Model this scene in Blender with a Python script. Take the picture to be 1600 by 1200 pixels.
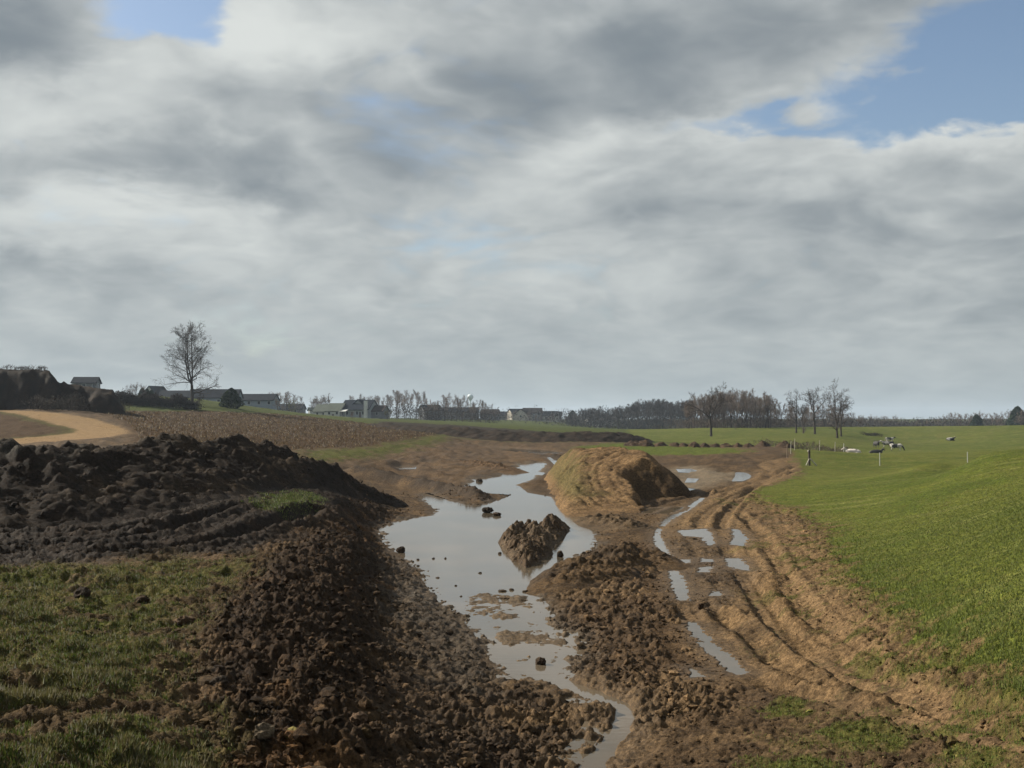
import bpy, bmesh, math, random
import numpy as np
from mathutils import Vector, Matrix

# ------------------------------------------------------------------ scene reset
for o in list(bpy.data.objects): bpy.data.objects.remove(o)
SC = bpy.context.scene
COL = SC.collection

# ------------------------------------------------------------------ camera
F = 1715.0                       # focal length in pixels of the 1600 px wide photograph
HOR = 655.0                      # row of the eye-level horizon
PITCH = math.atan((HOR - 600) / F)
ZC = 4.5
cam = bpy.data.objects.new('camera', bpy.data.cameras.new('camera'))
COL.objects.link(cam)
cam.location = (0, 0, ZC); cam.rotation_euler = (math.pi / 2 + PITCH, 0, 0)
cam.data.sensor_width = 36; cam.data.lens = 36 * F / 1600
cam.data.clip_start = 0.1; cam.data.clip_end = 12000
SC.camera = cam
SC.render.resolution_x = 1024; SC.render.resolution_y = 768
SC.view_settings.view_transform = 'Standard'; SC.view_settings.look = 'None'
SC.view_settings.gamma = 1; SC.view_settings.use_curve_mapping = False
SC.view_settings.exposure = 1.0
SKYG = 0.455                      # cloud luminance that goes with that exposure

SUN_AZ, SUN_EL = math.radians(66), math.radians(31)      # azimuth to the left of the view direction
SUNV = Vector((-math.sin(SUN_AZ) * math.cos(SUN_EL), math.cos(SUN_AZ) * math.cos(SUN_EL), math.sin(SUN_EL)))

def uw(px, py):
    a = (px - 800) / F; b = (600 - py) / F
    yy = math.cos(PITCH) - b * math.sin(PITCH)
    return a / yy, (math.sin(PITCH) + b * math.cos(PITCH)) / yy
def pdir(px, py):
    u, w = uw(px, py); return Vector((u, 1, w)).normalized()

# ------------------------------------------------------------------ world: Nishita sky with a broken cloud layer
W = bpy.data.worlds.new('World'); SC.world = W; W.use_nodes = True
W.cycles.sampling_method = 'MANUAL'; W.cycles.sample_map_resolution = 256
wn, wl = W.node_tree.nodes, W.node_tree.links
wn.clear()
class G:
    """tiny helper to write node graphs as expressions"""
    def __init__(s, tree): s.t = tree
    def put(s, sock, v):
        if isinstance(v, bpy.types.NodeSocket): s.t.links.new(v, sock)
        elif v is not None: sock.default_value = v
    def node(s, typ, **k):
        n = s.t.nodes.new(typ)
        for a, b in k.items(): setattr(n, a, b)
        return n
    def m(s, op, a, b=None, c=None, clamp=False):
        n = s.node('ShaderNodeMath', operation=op, use_clamp=clamp)
        s.put(n.inputs[0], a); s.put(n.inputs[1], b)
        if c is not None: s.put(n.inputs[2], c)
        return n.outputs[0]
    def v(s, op, a, b=None):
        n = s.node('ShaderNodeVectorMath', operation=op)
        s.put(n.inputs[0], a)
        if op == 'SCALE': s.put(n.inputs['Scale'], b)
        elif b is not None: s.put(n.inputs[1], b)
        return n.outputs['Value'] if op in ('DOT_PRODUCT', 'LENGTH', 'DISTANCE') else n.outputs[0]
    def comb(s, x, y, z):
        n = s.node('ShaderNodeCombineXYZ'); s.put(n.inputs[0], x); s.put(n.inputs[1], y); s.put(n.inputs[2], z); return n.outputs[0]
    def noise(s, vec, scale, detail=4, rough=0.5, dist=0.0, out=0):
        n = s.node('ShaderNodeTexNoise'); s.put(n.inputs['Vector'], vec)
        n.inputs['Scale'].default_value = scale; n.inputs['Detail'].default_value = detail
        n.inputs['Roughness'].default_value = rough; n.inputs['Distortion'].default_value = dist
        return n.outputs[out]
    def ramp(s, v, lo, hi, a=0.0, b=1.0):
        n = s.node('ShaderNodeMapRange', interpolation_type='SMOOTHSTEP')
        s.put(n.inputs[0], v); n.inputs[1].default_value = lo; n.inputs[2].default_value = hi
        n.inputs[3].default_value = a; n.inputs[4].default_value = b
        return n.outputs[0]
    def mix(s, f, a, b, mode='MIX'):
        n = s.node('ShaderNodeMix', data_type='RGBA', blend_type=mode)
        s.put(n.inputs[0], f)
        for i, c in ((6, a), (7, b)):
            if isinstance(c, (tuple, list)): c = tuple(c) + (1,) if len(c) == 3 else c
            s.put(n.inputs[i], c)
        return n.outputs[2]
def build_world():
    g = G(W.node_tree)
    tc = g.node('ShaderNodeTexCoord').outputs['Generated']
    d = g.v('NORMALIZE', tc)
    sep = g.node('ShaderNodeSeparateXYZ'); g.put(sep.inputs[0], d)
    X, Y, Z = sep.outputs
    zz = g.m('MAXIMUM', Z, 0.0)
    den = g.m('ADD', zz, 0.30)
    p = g.comb(g.m('DIVIDE', X, den), g.m('DIVIDE', Y, den), g.m('MULTIPLY', zz, 1.4))
    warp = g.v('SCALE', g.v('SUBTRACT', g.noise(p, 2.2, 3, 0.5, out=1), (0.5, 0.5, 0.5)), 0.22)
    p = g.v('ADD', p, warp)
    off = (-0.070, 0.045, 0.060)
    def bil(q, sc, det):
        return g.m('ABSOLUTE', g.m('SUBTRACT', g.noise(q, sc, det, 0.5), 0.5))
    def dens(q):
        a = g.noise(q, 1.7, 7, 0.52)
        b = g.m('ADD', bil(q, 4.5, 1.0), g.m('MULTIPLY', bil(q, 10.0, 2.0), 0.55))
        return g.m('ADD', g.m('MULTIPLY', a, 0.80), g.m('MULTIPLY', b, 0.55))
    D0 = dens(p); D1 = dens(g.v('ADD', p, off))
    grad = g.m('SUBTRACT', D0, D1)
    warp2 = g.v('SCALE', g.v('SUBTRACT', g.noise(p, 5.0, 8, 0.58, out=1), (0.5, 0.5, 0.5)), 0.10)
    dw = g.v('ADD', d, warp2)
    def blobs(lst):
        tot = None
        for px, py, ax, ay, amp in lst:
            d0 = pdir(px, py)
            s = g.v('SUBTRACT', dw, tuple(d0))
            s = g.v('MULTIPLY', s, (F / ax, F / ax, F / ay))
            e = g.m('MULTIPLY', g.m('EXPONENT', g.m('MULTIPLY', g.v('DOT_PRODUCT', s, s), -1.0)), amp)
            tot = e if tot is None else g.m('ADD', tot, e)
        return tot
    # where the layer opens (negative) or closes (positive)
    cov = blobs([(1600, 100, 170, 95, -0.55), (1500, 150, 120, 45, -0.30), (1180, 195, 140, 20, -0.25), (270, 5, 85, 38, -0.40), (340, 50, 30, 30, -0.2), (700, 400, 130, 40, -0.08),
                 (200, 320, 200, 30, -0.10), (40, 215, 80, 30, -0.12), (1250, 60, 240, 80, 0.22), (900, 80, 300, 110, 0.20),
                 (1450, 260, 230, 55, 0.20), (1000, 300, 260, 80, 0.14), (230, 90, 110, 50, 0.18), (50, 40, 90, 80, 0.22), (300, 230, 220, 80, 0.16), (430, 60, 80, 60, 0.16)])
    # thick dark undersides (negative) and sunlit tops (positive)
    shd = blobs([(1200, 60, 300, 75, -0.34), (830, 150, 260, 75, -0.30), (650, 220, 130, 60, -0.26), (30, 30, 120, 75, -0.55), (330, 255, 170, 40, -0.40), (130, 235, 90, 35, -0.16),
                 (1480, 350, 300, 55, -0.30), (1130, 330, 260, 45, -0.20), (1500, 480, 260, 40, -0.22), (560, 500, 260, 40, -0.16), (150, 440, 180, 35, -0.20), (30, 430, 90, 50, -0.14), (1000, 20, 260, 50, -0.18),
                 (400, 40, 70, 60, 0.62), (520, 55, 110, 40, 0.30), (620, 40, 90, 40, 0.15), (215, 75, 95, 40, 0.52), (110, 135, 130, 32, 0.26), (60, 190, 120, 34, 0.26), (1370, 185, 80, 28, 0.46), (1560, 205, 90, 24, 0.46),
                 (1080, 205, 90, 24, 0.36), (900, 235, 80, 26, 0.32), (110, 325, 170, 32, 0.40), (60, 370, 120, 26, 0.2), (330, 350, 150, 40, 0.22), (1440, 340, 60, 22, 0.32),
                 (880, 320, 110, 34, 0.2), (880, 430, 120, 30, 0.2), (330, 420, 120, 26, 0.14), (1250, 250, 140, 30, 0.16)])
    low = g.m('EXPONENT', g.m('MULTIPLY', zz, -9.0))
    c = g.m('ADD', g.m('ADD', g.m('SUBTRACT', D0, 0.355), cov), g.m('MULTIPLY', low, 0.28))
    alpha = g.ramp(c, -0.08, 0.16)
    fade = g.m('SUBTRACT', 1.0, g.m('MULTIPLY', low, 0.45))
    t = g.m('ADD', g.m('MULTIPLY', grad, 1.7), g.m('MULTIPLY', g.m('SUBTRACT', g.noise(p, 2.6, 7, 0.55), 0.5), 0.55))
    t = g.m('ADD', g.m('MULTIPLY', g.m('ADD', t, shd), fade), 0.54)
    t = g.m('SUBTRACT', t, g.m('MULTIPLY', g.m('MAXIMUM', g.m('SUBTRACT', c, 0.16), 0.0), 0.35))
    t = g.ramp(t, -0.25, 1.22)
    cloud = g.mix(t, (0.232, 0.272, 0.305), (0.78, 0.81, 0.79))
    sky = g.node('ShaderNodeTexSky', sky_type='NISHITA', sun_disc=False)
    sky.sun_elevation = SUN_EL; sky.sun_rotation = -SUN_AZ; sky.air_density = 1.0; sky.dust_density = 1.0
    K = 0.062
    skyc = g.mix(1.0, sky.outputs[0], (K, K, K), 'MULTIPLY')
    cloud = g.v('SCALE', cloud, SKYG)
    col = g.mix(alpha, skyc, cloud)
    hz = g.m('EXPONENT', g.m('MULTIPLY', zz, -11.0))
    col = g.mix(g.m('MULTIPLY', hz, 0.72), col, tuple(SKYG * q for q in (0.355, 0.415, 0.425)))
    col = g.mix(1.0, col, (1 / K, 1 / K, 1 / K), 'MULTIPLY')
    bg = g.node('ShaderNodeBackground'); g.put(bg.inputs[0], col); bg.inputs[1].default_value = K
    out = g.node('ShaderNodeOutputWorld'); g.put(out.inputs[0], bg.outputs[0])
build_world()

sun = bpy.data.objects.new('sun', bpy.data.lights.new('sun', 'SUN')); COL.objects.link(sun)
sun.data.energy = 5.0; sun.data.angle = math.radians(0.6); sun.data.color = (1.0, 0.93, 0.80)
sun.rotation_euler = SUNV.to_track_quat('Z', 'Y').to_euler(); sun.location = (-60, 40, 60)

# ------------------------------------------------------------------ tagging and mesh helpers
def T(o, label, cat, group=None):
    o['label'] = label; o['category'] = cat
    if group: o['group'] = group
    return o
def ST(o): o['kind'] = 'structure'; return o
def STUFF(o, label=None, cat=None):
    o['kind'] = 'stuff'
    if label: o['label'] = label
    if cat: o['category'] = cat
    return o
def mesh_np(name, V, Fc, smooth=True, attrs=None):
    me = bpy.data.meshes.new(name)
    V = np.ascontiguousarray(V, np.float32); n = len(V)
    me.vertices.add(n); me.vertices.foreach_set('co', V.ravel())
    groups = Fc if isinstance(Fc, list) else [Fc]
    groups = [np.asarray(f, np.int32) for f in groups if len(f)]
    loops = np.concatenate([f.ravel() for f in groups])
    tot = np.concatenate([np.full(len(f), f.shape[1], np.int32) for f in groups])
    start = np.concatenate([[0], np.cumsum(tot)[:-1]]).astype(np.int32)
    me.loops.add(len(loops)); me.loops.foreach_set('vertex_index', loops)
    me.polygons.add(len(tot)); me.polygons.foreach_set('loop_start', start); me.polygons.foreach_set('loop_total', tot)
    me.polygons.foreach_set('use_smooth', np.full(len(tot), smooth, bool))
    for k, a in (attrs or {}).items():
        a = np.asarray(a, np.float32)
        if a.ndim == 2:
            at = me.attributes.new(k, 'FLOAT_COLOR', 'POINT')
            rgba = np.ones((n, 4), np.float32); rgba[:, :3] = a; at.data.foreach_set('color', rgba.ravel())
        else:
            at = me.attributes.new(k, 'FLOAT', 'POINT'); at.data.foreach_set('value', a)
    me.update(calc_edges=True); me.validate()
    return me
def ob(name, me, mat=None, parent=None, loc=None):
    o = bpy.data.objects.new(name, me); COL.objects.link(o)
    if mat is not None and me is not None and not me.materials: me.materials.append(mat)
    if parent is not None: o.parent = parent
    if loc is not None: o.location = loc
    return o
def empty(name, loc, rz=0.0, sc=1.0):
    o = bpy.data.objects.new(name, None); COL.objects.link(o); o.location = loc; o.rotation_euler[2] = rz
    o.scale = (sc, sc, sc); o.empty_display_size = 0.2
    return o

# ------------------------------------------------------------------ noise
def _h(ix, iy, s):
    ix = ix.astype(np.int64); iy = iy.astype(np.int64)
    n = (ix * 374761393 + iy * 668265263 + s * 2147483647) & 0xFFFFFFFF
    n = ((n ^ (n >> 13)) * 1274126177) & 0xFFFFFFFF
    n = ((n ^ (n >> 16)) * 2246822519) & 0xFFFFFFFF
    return ((n ^ (n >> 15)) & 0xFFFFFF).astype(np.float32) / 16777216.0
def perlin(x, y, s=0):
    x0 = np.floor(x); y0 = np.floor(y); fx = (x - x0).astype(np.float32); fy = (y - y0).astype(np.float32)
    def gr(ix, iy, dx, dy):
        a = _h(ix, iy, s) * 6.2831853
        return np.cos(a) * dx + np.sin(a) * dy
    n00 = gr(x0, y0, fx, fy); n10 = gr(x0 + 1, y0, fx - 1, fy)
    n01 = gr(x0, y0 + 1, fx, fy - 1); n11 = gr(x0 + 1, y0 + 1, fx - 1, fy - 1)
    sx = fx * fx * fx * (fx * (fx * 6 - 15) + 10); sy = fy * fy * fy * (fy * (fy * 6 - 15) + 10)
    a = n00 + (n10 - n00) * sx; b = n01 + (n11 - n01) * sx
    return (a + (b - a) * sy) * 1.5
def fbm(x, y, sc, oc=4, s=0, g=0.5):
    t = 0; a = 1.0; f = 1.0 / sc
    for i in range(oc):
        t = t + a * perlin(x * f + 17.3 * i, y * f - 9.1 * i, s + i); a *= g; f *= 2.03
    return t
def lumps(x, y, cell, s=0, jit=0.9, rmin=0.25, rmax=0.75):
    """random hemispherical clods, height in units of cell"""
    X = x / cell; Yv = y / cell; ix = np.floor(X); iy = np.floor(Yv)
    out = np.zeros_like(X, dtype=np.float32)
    for dx in (-1, 0, 1):
        for dy in (-1, 0, 1):
            cx = ix + dx; cy = iy + dy
            px = cx + 0.5 + (_h(cx, cy, s) - 0.5) * jit; py = cy + 0.5 + (_h(cx, cy, s + 1) - 0.5) * jit
            r = rmin + (rmax - rmin) * _h(cx, cy, s + 2) ** 2
            ang = _h(cx, cy, s + 3) * 3.14159; st = 0.65 + 0.5 * _h(cx, cy, s + 4)
            ex = X - px; ey = Yv - py; ca = np.cos(ang); sa = np.sin(ang)
            d2 = ((ex * ca + ey * sa) / st) ** 2 + ((ey * ca - ex * sa) * st) ** 2
            out = np.maximum(out, np.sqrt(np.maximum(r * r - d2, 0)))
    return out
def sst(a, b, x):
    t = np.clip((x - a) / (b - a), 0, 1); return t * t * (3 - 2 * t)

# ------------------------------------------------------------------ smooth base terrain: thin plate through levelled points
CT = []
def _z(px, py, z): u, w = uw(px, py); Y = (ZC - z) / -w; CT.append((u, Y, z))
def _y(px, py, Y): u, w = uw(px, py); CT.append((u, Y, ZC + w * Y))
def _hh(px, Y, z): CT.append((uw(px, 655)[0], Y, z))
for px, z in ((-250, 1.9), (400, 1.2), (800, .55), (1200, .8), (1850, 1.3)): _z(px, 1750, z)
for px, z in ((-250, 1.7), (0, 1.6), (200, 1.4), (400, .9), (600, .5), (800, .15), (930, .0), (1050, .25), (1300, .6), (1600, 1.0), (1850, 1.3)): _z(px, 1195, z)
for px, z in ((-250, 1.5), (0, 1.45), (250, 1.2), (450, .8), (620, .25), (760, .0), (850, -.05), (950, .12), (1130, .1), (1300, .35), (1450, .75), (1600, 1.2), (1850, 1.9)): _z(px, 1050, z)
for px, z in ((-250, 1.4), (0, 1.2), (300, 1.15), (480, .95), (590, .25), (800, -.05), (900, .12), (1080, .1), (1200, .2), (1320, .6), (1450, 1.2), (1600, 1.9), (1850, 2.8)): _z(px, 900, z)
for px, z in ((-250, 1.2), (0, 1.3), (300, 1.5), (450, 1.5), (530, 1.1), (585, .5), (625, .05), (780, 0), (930, .05), (1050, .15), (1180, .25), (1300, .5), (1450, 1.2), (1600, 2.2), (1850, 3.2)): _z(px, 800, z)
for px, z in ((330, 1.75), (450, 1.6), (520, 1.25)): _z(px, 770, z)
for px, z in ((620, .15), (750, .05), (850, 0), (1100, .2), (1250, .3), (1400, .6), (1500, 1.3), (1600, 2.3)): _z(px, 740, z)
for t in ((1600, 703, 58), (1530, 712, 62), (1450, 722, 72), (1374, 728, 108), (1260, 725, 108), (1300, 709, 128), (1430, 709, 128), (1240, 703, 135),
          (1400, 703, 214), (1330, 711, 190), (1390, 689, 300), (1485, 685, 300), (1307, 684, 268), (1110, 682, 276), (1245, 676, 310),
          (1300, 668, 365), (1450, 668, 365), (1600, 665, 350), (1100, 669, 350), (1010, 680, 290), (1180, 690, 225), (1000, 672, 540),
          (900, 715, 128), (760, 700, 168), (900, 691, 190), (700, 684, 190), (1050, 711, 130), (1150, 701, 164), (1200, 698, 172), (620, 668, 235), (800, 684, 215),
          (800, 669, 300), (950, 673, 330), (780, 656, 700), (870, 661, 650), (600, 655, 430), (500, 650, 470), (430, 643, 430), (340, 634, 430), (200, 628, 430),
          (470, 702, 110), (560, 718, 95), (620, 705, 125), (690, 683, 180), (600, 693, 140), (190, 680, 105), (0, 694, 95), (100, 672, 120), (0, 642, 165),
          (100, 640, 168), (190, 640, 205), (300, 640, 240), (300, 628, 255), (480, 649, 300), (600, 661, 270), (400, 665, 180), (690, 668, 250)): _y(*t)
for t in ((1600, 100, .7), (1511, 100, .2), (1600, 130, .7), (1600, 210, -.5), (1300, 520, 0), (1600, 520, 0), (100, 60, 1.6), (300, 70, 1.5), (420, 80, 1.4),
          (-250, 100, 2.6), (-250, 165, 6), (-250, 300, 9), (-250, 430, 10), (1850, 60, 3.2), (1850, 120, 1.6), (1850, 250, 0), (1850, 350, 2.2)): _hh(*t)
for px in (-250, 150, 550, 950, 1400, 1850): _y(px, 656, 1300); _y(px, 655, 2600)
CT = np.array(CT)
US = 3.2
def _kern(r2): return np.where(r2 > 1e-9, 0.5 * r2 * np.log(np.maximum(r2, 1e-9)), 0)
_P = np.stack([CT[:, 0] * US, np.log(CT[:, 1])], 1)
_n = len(_P)
_K = _kern(((_P[:, None] - _P[None]) ** 2).sum(-1)) + np.eye(_n) * 2e-3
_Q = np.hstack([np.ones((_n, 1)), _P])
_A = np.zeros((_n + 3, _n + 3)); _A[:_n, :_n] = _K; _A[:_n, _n:] = _Q; _A[_n:, :_n] = _Q.T
_wts = np.linalg.solve(_A, np.concatenate([CT[:, 2], np.zeros(3)]))
def base(x, y):
    x = np.asarray(x, float); y = np.maximum(np.asarray(y, float), 5.0); sh = x.shape
    a = np.clip((x / y).ravel(), -0.75, 0.75) * US; b = np.log(y).ravel()
    z = _wts[_n] + _wts[_n + 1] * a + _wts[_n + 2] * b
    for i in range(_n): z = z + _wts[i] * _kern((a - _P[i, 0]) ** 2 + (b - _P[i, 1]) ** 2)
    return z.reshape(sh)
_YS = np.exp(np.linspace(math.log(6.5), math.log(2500), 900))
def gp(px, py, ymin=0):
    """photo pixel -> point where its ray first meets the base terrain"""
    u, w = uw(px, py)
    z = base(u * _YS, _YS); below = (ZC + w * _YS <= z) & (_YS >= ymin)
    i = int(np.argmax(below)) if below.any() else len(_YS) - 1
    if i == 0: Y = _YS[0]
    else:
        a = (ZC + w * _YS[i - 1]) - z[i - 1]; b = (ZC + w * _YS[i]) - z[i]
        t = np.clip(a / (a - b + 1e-9), 0, 1); Y = _YS[i - 1] + (_YS[i] - _YS[i - 1]) * t
    return float(u * Y), float(Y)
def ux(px, Y): return uw(px, 655)[0] * Y
def world(pts):
    out = []
    for p in pts:
        if p[0] == 'w': out.append((ux(p[1], p[2]), p[2]))
        else: out.append(gp(*p))
    return np.array(out)
def level(pts, z=0.0):
    out = []
    for px, py in pts:
        u, w = uw(px, py); Y = (ZC - z) / -w; out.append((u * Y, Y))
    return np.array(out)
def seg_dist(P, x, y, closed):
    n = len(P); best = np.full(x.shape, 1e9, np.float32); par = np.zeros(x.shape, np.float32); side = np.zeros(x.shape, np.float32)
    acc = 0.0; inside = np.zeros(x.shape, bool)
    for i in range(n if closed else n - 1):
        ax, ay = P[i]; bx, by = P[(i + 1) % n]; dx, dy = bx - ax, by - ay; L2 = dx * dx + dy * dy + 1e-12; L = math.sqrt(L2)
        t = np.clip(((x - ax) * dx + (y - ay) * dy) / L2, 0, 1)
        d = np.hypot(x - ax - t * dx, y - ay - t * dy)
        k = d < best; best = np.where(k, d, best); par = np.where(k, acc + t * L, par)
        side = np.where(k, np.sign((x - ax) * dy - (y - ay) * dx), side); acc += L
        if closed:
            c = ((ay > y) != (by > y)) & (x < (bx - ax) * (y - ay) / (by - ay + 1e-12) + ax); inside ^= c
    return best, par, side, inside
def sdp(P, x, y, margin=3.0):
    """signed distance to polygon, negative inside"""
    out = np.full(x.shape, 1e3, np.float32)
    k = (x > P[:, 0].min() - margin) & (x < P[:, 0].max() + margin) & (y > P[:, 1].min() - margin) & (y < P[:, 1].max() + margin)
    if k.any():
        d, _, _, ins = seg_dist(P, x[k], y[k], True); out[k] = np.where(ins, -d, d)
    return out
def sdl(P, x, y, margin=3.0):
    d = np.full(x.shape, 1e3, np.float32); par = np.zeros(x.shape, np.float32); sd = np.ones(x.shape, np.float32)
    k = (x > P[:, 0].min() - margin) & (x < P[:, 0].max() + margin) & (y > P[:, 1].min() - margin) & (y < P[:, 1].max() + margin)
    if k.any(): d[k], par[k], sd[k], _ = seg_dist(P, x[k], y[k], False)
    return d, par, sd
def smooth_line(P, n=6):
    P = np.asarray(P, float); out = []
    for i in range(len(P) - 1):
        p0 = P[max(i - 1, 0)]; p1 = P[i]; p2 = P[i + 1]; p3 = P[min(i + 2, len(P) - 1)]
        for k in range(n):
            t = k / n
            out.append(0.5 * ((2 * p1) + (-p0 + p2) * t + (2 * p0 - 5 * p1 + 4 * p2 - p3) * t * t + (-p0 + 3 * p1 - 3 * p2 + p3) * t ** 3))
    out.append(P[-1]); return np.array(out)

# ------------------------------------------------------------------ plan of the place (outlines levelled from the photograph)
R_PAST = world([(1640, 1085), (1560, 1040), (1500, 1010), (1420, 965), (1370, 925), (1330, 890), (1305, 855), (1300, 825), (1255, 800), (1185, 780), (1178, 768), (1250, 745), (1256, 730), (1240, 714),
                ('w', 1235, 150), ('w', 1240, 172), ('w', 1130, 192), ('w', 1010, 230), ('w', 980, 330), ('w', 1000, 520), ('w', 2300, 520), ('w', 2300, 13)])
R_ROUGH = world([(-60, 885), (60, 885), (150, 890), (260, 868), (330, 880), (390, 868), (395, 895), (335, 925), (312, 970), (292, 1010), (275, 1060), (300, 1110), (300, 1150), (330, 1200), (360, 1700), (-260, 1700), (-260, 885)])
R_PATCH = world([(395, 795), (420, 775), (480, 768), (498, 778), (470, 790), (430, 803)])
R_STUB = world([('w', 210, 92), ('w', 330, 88), ('w', 430, 98), (470, 703), (560, 701), (600, 694), (660, 685), (688, 680), (600, 664), (480, 651), (380, 645), (300, 642), (205, 642), (160, 647), (195, 662), (206, 675)])
_ro = [(-120, 702), (0, 696), (62, 691), (125, 687), (175, 683), (201, 677), (195, 669), (150, 655), (100, 646), (40, 642), (0, 640), (-120, 637)]
_ri = [(-120, 640), (0, 643), (25, 646), (62, 656), (100, 666), (120, 671), (118, 676), (75, 681), (25, 685), (0, 687), (-120, 692)]
R_INNER = world(_ri)
R_ROAD = world(_ro + _ri[::1])
R_STRIP = world([(470, 713), (485, 704), (560, 702), (640, 689), (690, 680), (698, 688), (640, 700), (560, 716), (500, 722)])
R_STRIP2 = world([(905, 699), (960, 693), (1050, 694), (1150, 701), (1172, 706), (1120, 711), (1000, 712), (920, 706)])
R_FLAT = world([(620, 745), (570, 728), (640, 703), (700, 688), (850, 698), (880, 720), (850, 745), (800, 745), (730, 757), (700, 770)])
R_TRACK = world([(1040, 800), (1100, 775), (1180, 742), (1190, 720), (1250, 714), (1252, 742), (1180, 768), (1245, 800), (1290, 840), (1315, 890), (1390, 965), (1500, 1045), (1640, 1105), (1640, 1185), (1400, 1120), (1240, 1082), (1170, 1062), (1110, 1020), (1070, 960), (1050, 890), (1030, 840)])
R_PAN = world([(1050, 730), (1085, 729), (1120, 736), (1150, 740), (1140, 748), (1110, 756), (1085, 764), (1050, 768)])
R_LANE = world([(1035, 845), (1110, 826), (1135, 850), (1170, 905), (1150, 950), (1085, 965), (1062, 920), (1045, 880)])
R_DARK = world([(400, 880), (500, 815), (560, 778), (625, 798), (604, 826), (606, 852), (630, 900), (612, 960), (630, 1030), (600, 1100), (580, 1200), (560, 1600), (370, 1600), (330, 1200), (300, 1120), (280, 1050), (300, 980), (340, 920)])
R_WET = world([(600, 850), (640, 868), (690, 930), (750, 978), (795, 1045), (800, 1075), (720, 1085), (640, 1060), (612, 960), (600, 900)])
R_LDARK = world([('w', -260, 37), ('w', -100, 42), ('w', 350, 60), ('w', 560, 58), (570, 800), (500, 830), (390, 868), (260, 868), (-260, 890)])
R_RIGHTMUD = world([(845, 900), (930, 850), (1030, 850), (1050, 900), (1075, 970), (1120, 1035), (1165, 1075), (1100, 1130), (990, 1130), (920, 1085), (870, 1050), (900, 1000), (850, 960)])
R_FORE = world([(640, 1060), (800, 1075), (900, 1090), (960, 1110), (940, 1150), (890, 1195), (880, 1600), (560, 1600), (580, 1200)])
FPATCH = [world(p_) for p_ in ([(1225, 1105), (1250, 1095), (1275, 1105), (1250, 1118)], [(1290, 1140), (1340, 1128), (1420, 1135), (1400, 1165), (1330, 1170)], [(1215, 1185), (1280, 1180), (1290, 1230), (1200, 1230)],
          [(1500, 1180), (1560, 1175), (1570, 1215), (1490, 1215)], [(1400, 1040), (1470, 1030), (1480, 1050), (1420, 1055)], [(1540, 1075), (1600, 1070), (1610, 1100), (1550, 1100)])]
R_BERMFIELD = world([('w', 590, 240), ('w', 700, 205), ('w', 920, 198), ('w', 1010, 210), ('w', 1000, 260), ('w', 700, 300), ('w', 590, 300)])

# standing water: (name, outline, level)
POND = level([(597, 826), (633, 813), (683, 805), (690, 797), (667, 781), (663, 771), (690, 781), (720, 788), (760, 789), (790, 780), (807, 773), (760, 770), (730, 759), (737, 748), (773, 745), (800, 737), (813, 723), (850, 722), (850, 737),
              (830, 750), (803, 758), (817, 770), (857, 777), (897, 797), (932, 808), (912, 818), (922, 833), (920, 857), (893, 867), (880, 883), (860, 893), (838, 910), (833, 933), (848, 963),
              (858, 983), (893, 990), (895, 1013), (880, 1035), (860, 1055), (800, 1058), (790, 1030), (772, 1000), (745, 973), (707, 943), (687, 920), (668, 893), (637, 867), (612, 850)])
STREAM_L = smooth_line(level([(835, 1050), (872, 1066), (925, 1086), (966, 1103), (974, 1118), (965, 1145), (950, 1168), (928, 1195), (905, 1230), (890, 1320)]))
SHALLOW = level([(700, 935), (760, 925), (835, 930), (850, 965), (860, 985), (895, 990), (895, 1015), (865, 1060), (795, 1060), (770, 1000), (740, 972)])
def band(pix, wpx):
    """thin puddle outline along a pixel path with half widths in metres"""
    c = smooth_line(world(pix), 4); n = len(c); t = np.gradient(c, axis=0); t /= np.linalg.norm(t, axis=1)[:, None] + 1e-9
    nr = np.stack([t[:, 1], -t[:, 0]], 1); w = wpx * (0.35 + 0.65 * np.sin(np.linspace(0.25, 2.9, n)))[:, None]
    return np.vstack([c + nr * w, (c - nr * w)[::-1]])
PUD = []     # (outline, label)
PUD.append((band([(1098, 778), (1075, 795), (1050, 808), (1034, 822)], .20), 'rut'))
PUD.append((band([(1030, 826), (1028, 842), (1040, 866), (1054, 884)], .15), 'rut'))
PUD.append((band([(1052, 892), (1060, 912), (1066, 938)], .20), 'rut'))
PUD.append((band([(1082, 972), (1096, 994), (1122, 1022), (1150, 1048), (1160, 1054)], .16), 'rut'))
PUD.append((world([(1058, 829), (1100, 826), (1112, 832), (1118, 850), (1108, 853), (1096, 840), (1066, 837)]), 'flat'))
PUD.append((world([(1143, 826), (1156, 828), (1168, 842), (1163, 854), (1138, 850), (1146, 842)]), 'flat'))
PUD.append((world([(1040, 874), (1084, 874), (1076, 881), (1046, 882)]), 'flat'))
PUD.append((world([(1094, 872), (1130, 875), (1118, 879), (1096, 878)]), 'flat'))
PUD.append((world([(1136, 871), (1158, 873), (1172, 892), (1150, 889), (1136, 882)]), 'flat'))
PUD.append((world([(1094, 886), (1112, 885), (1108, 894), (1092, 894)]), 'flat'))
PUD.append((world([(1072, 1043), (1086, 1045), (1100, 1057), (1084, 1058)]), 'flat'))
PUD.append((world([(1114, 924), (1130, 923), (1126, 932), (1110, 931)]), 'flat'))
PUD.append((band([(1014, 802), (1024, 797), (1032, 793)], .45), 'flat'))
PUD.append((band([(1034, 803), (1050, 797), (1062, 792)], .34), 'flat'))
PUD.append((world([(1058, 733), (1076, 732), (1088, 735), (1080, 739), (1062, 738)]), 'pan'))
PUD.append((world([(1052, 765), (1066, 762), (1084, 764), (1070, 768)]), 'flat'))
PUD.append((world([(1076, 747), (1090, 748), (1084, 754), (1072, 754)]), 'flat'))
PUD.append((band([(1157, 738), (1161, 745), (1152, 752)], .5), 'rut'))
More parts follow.
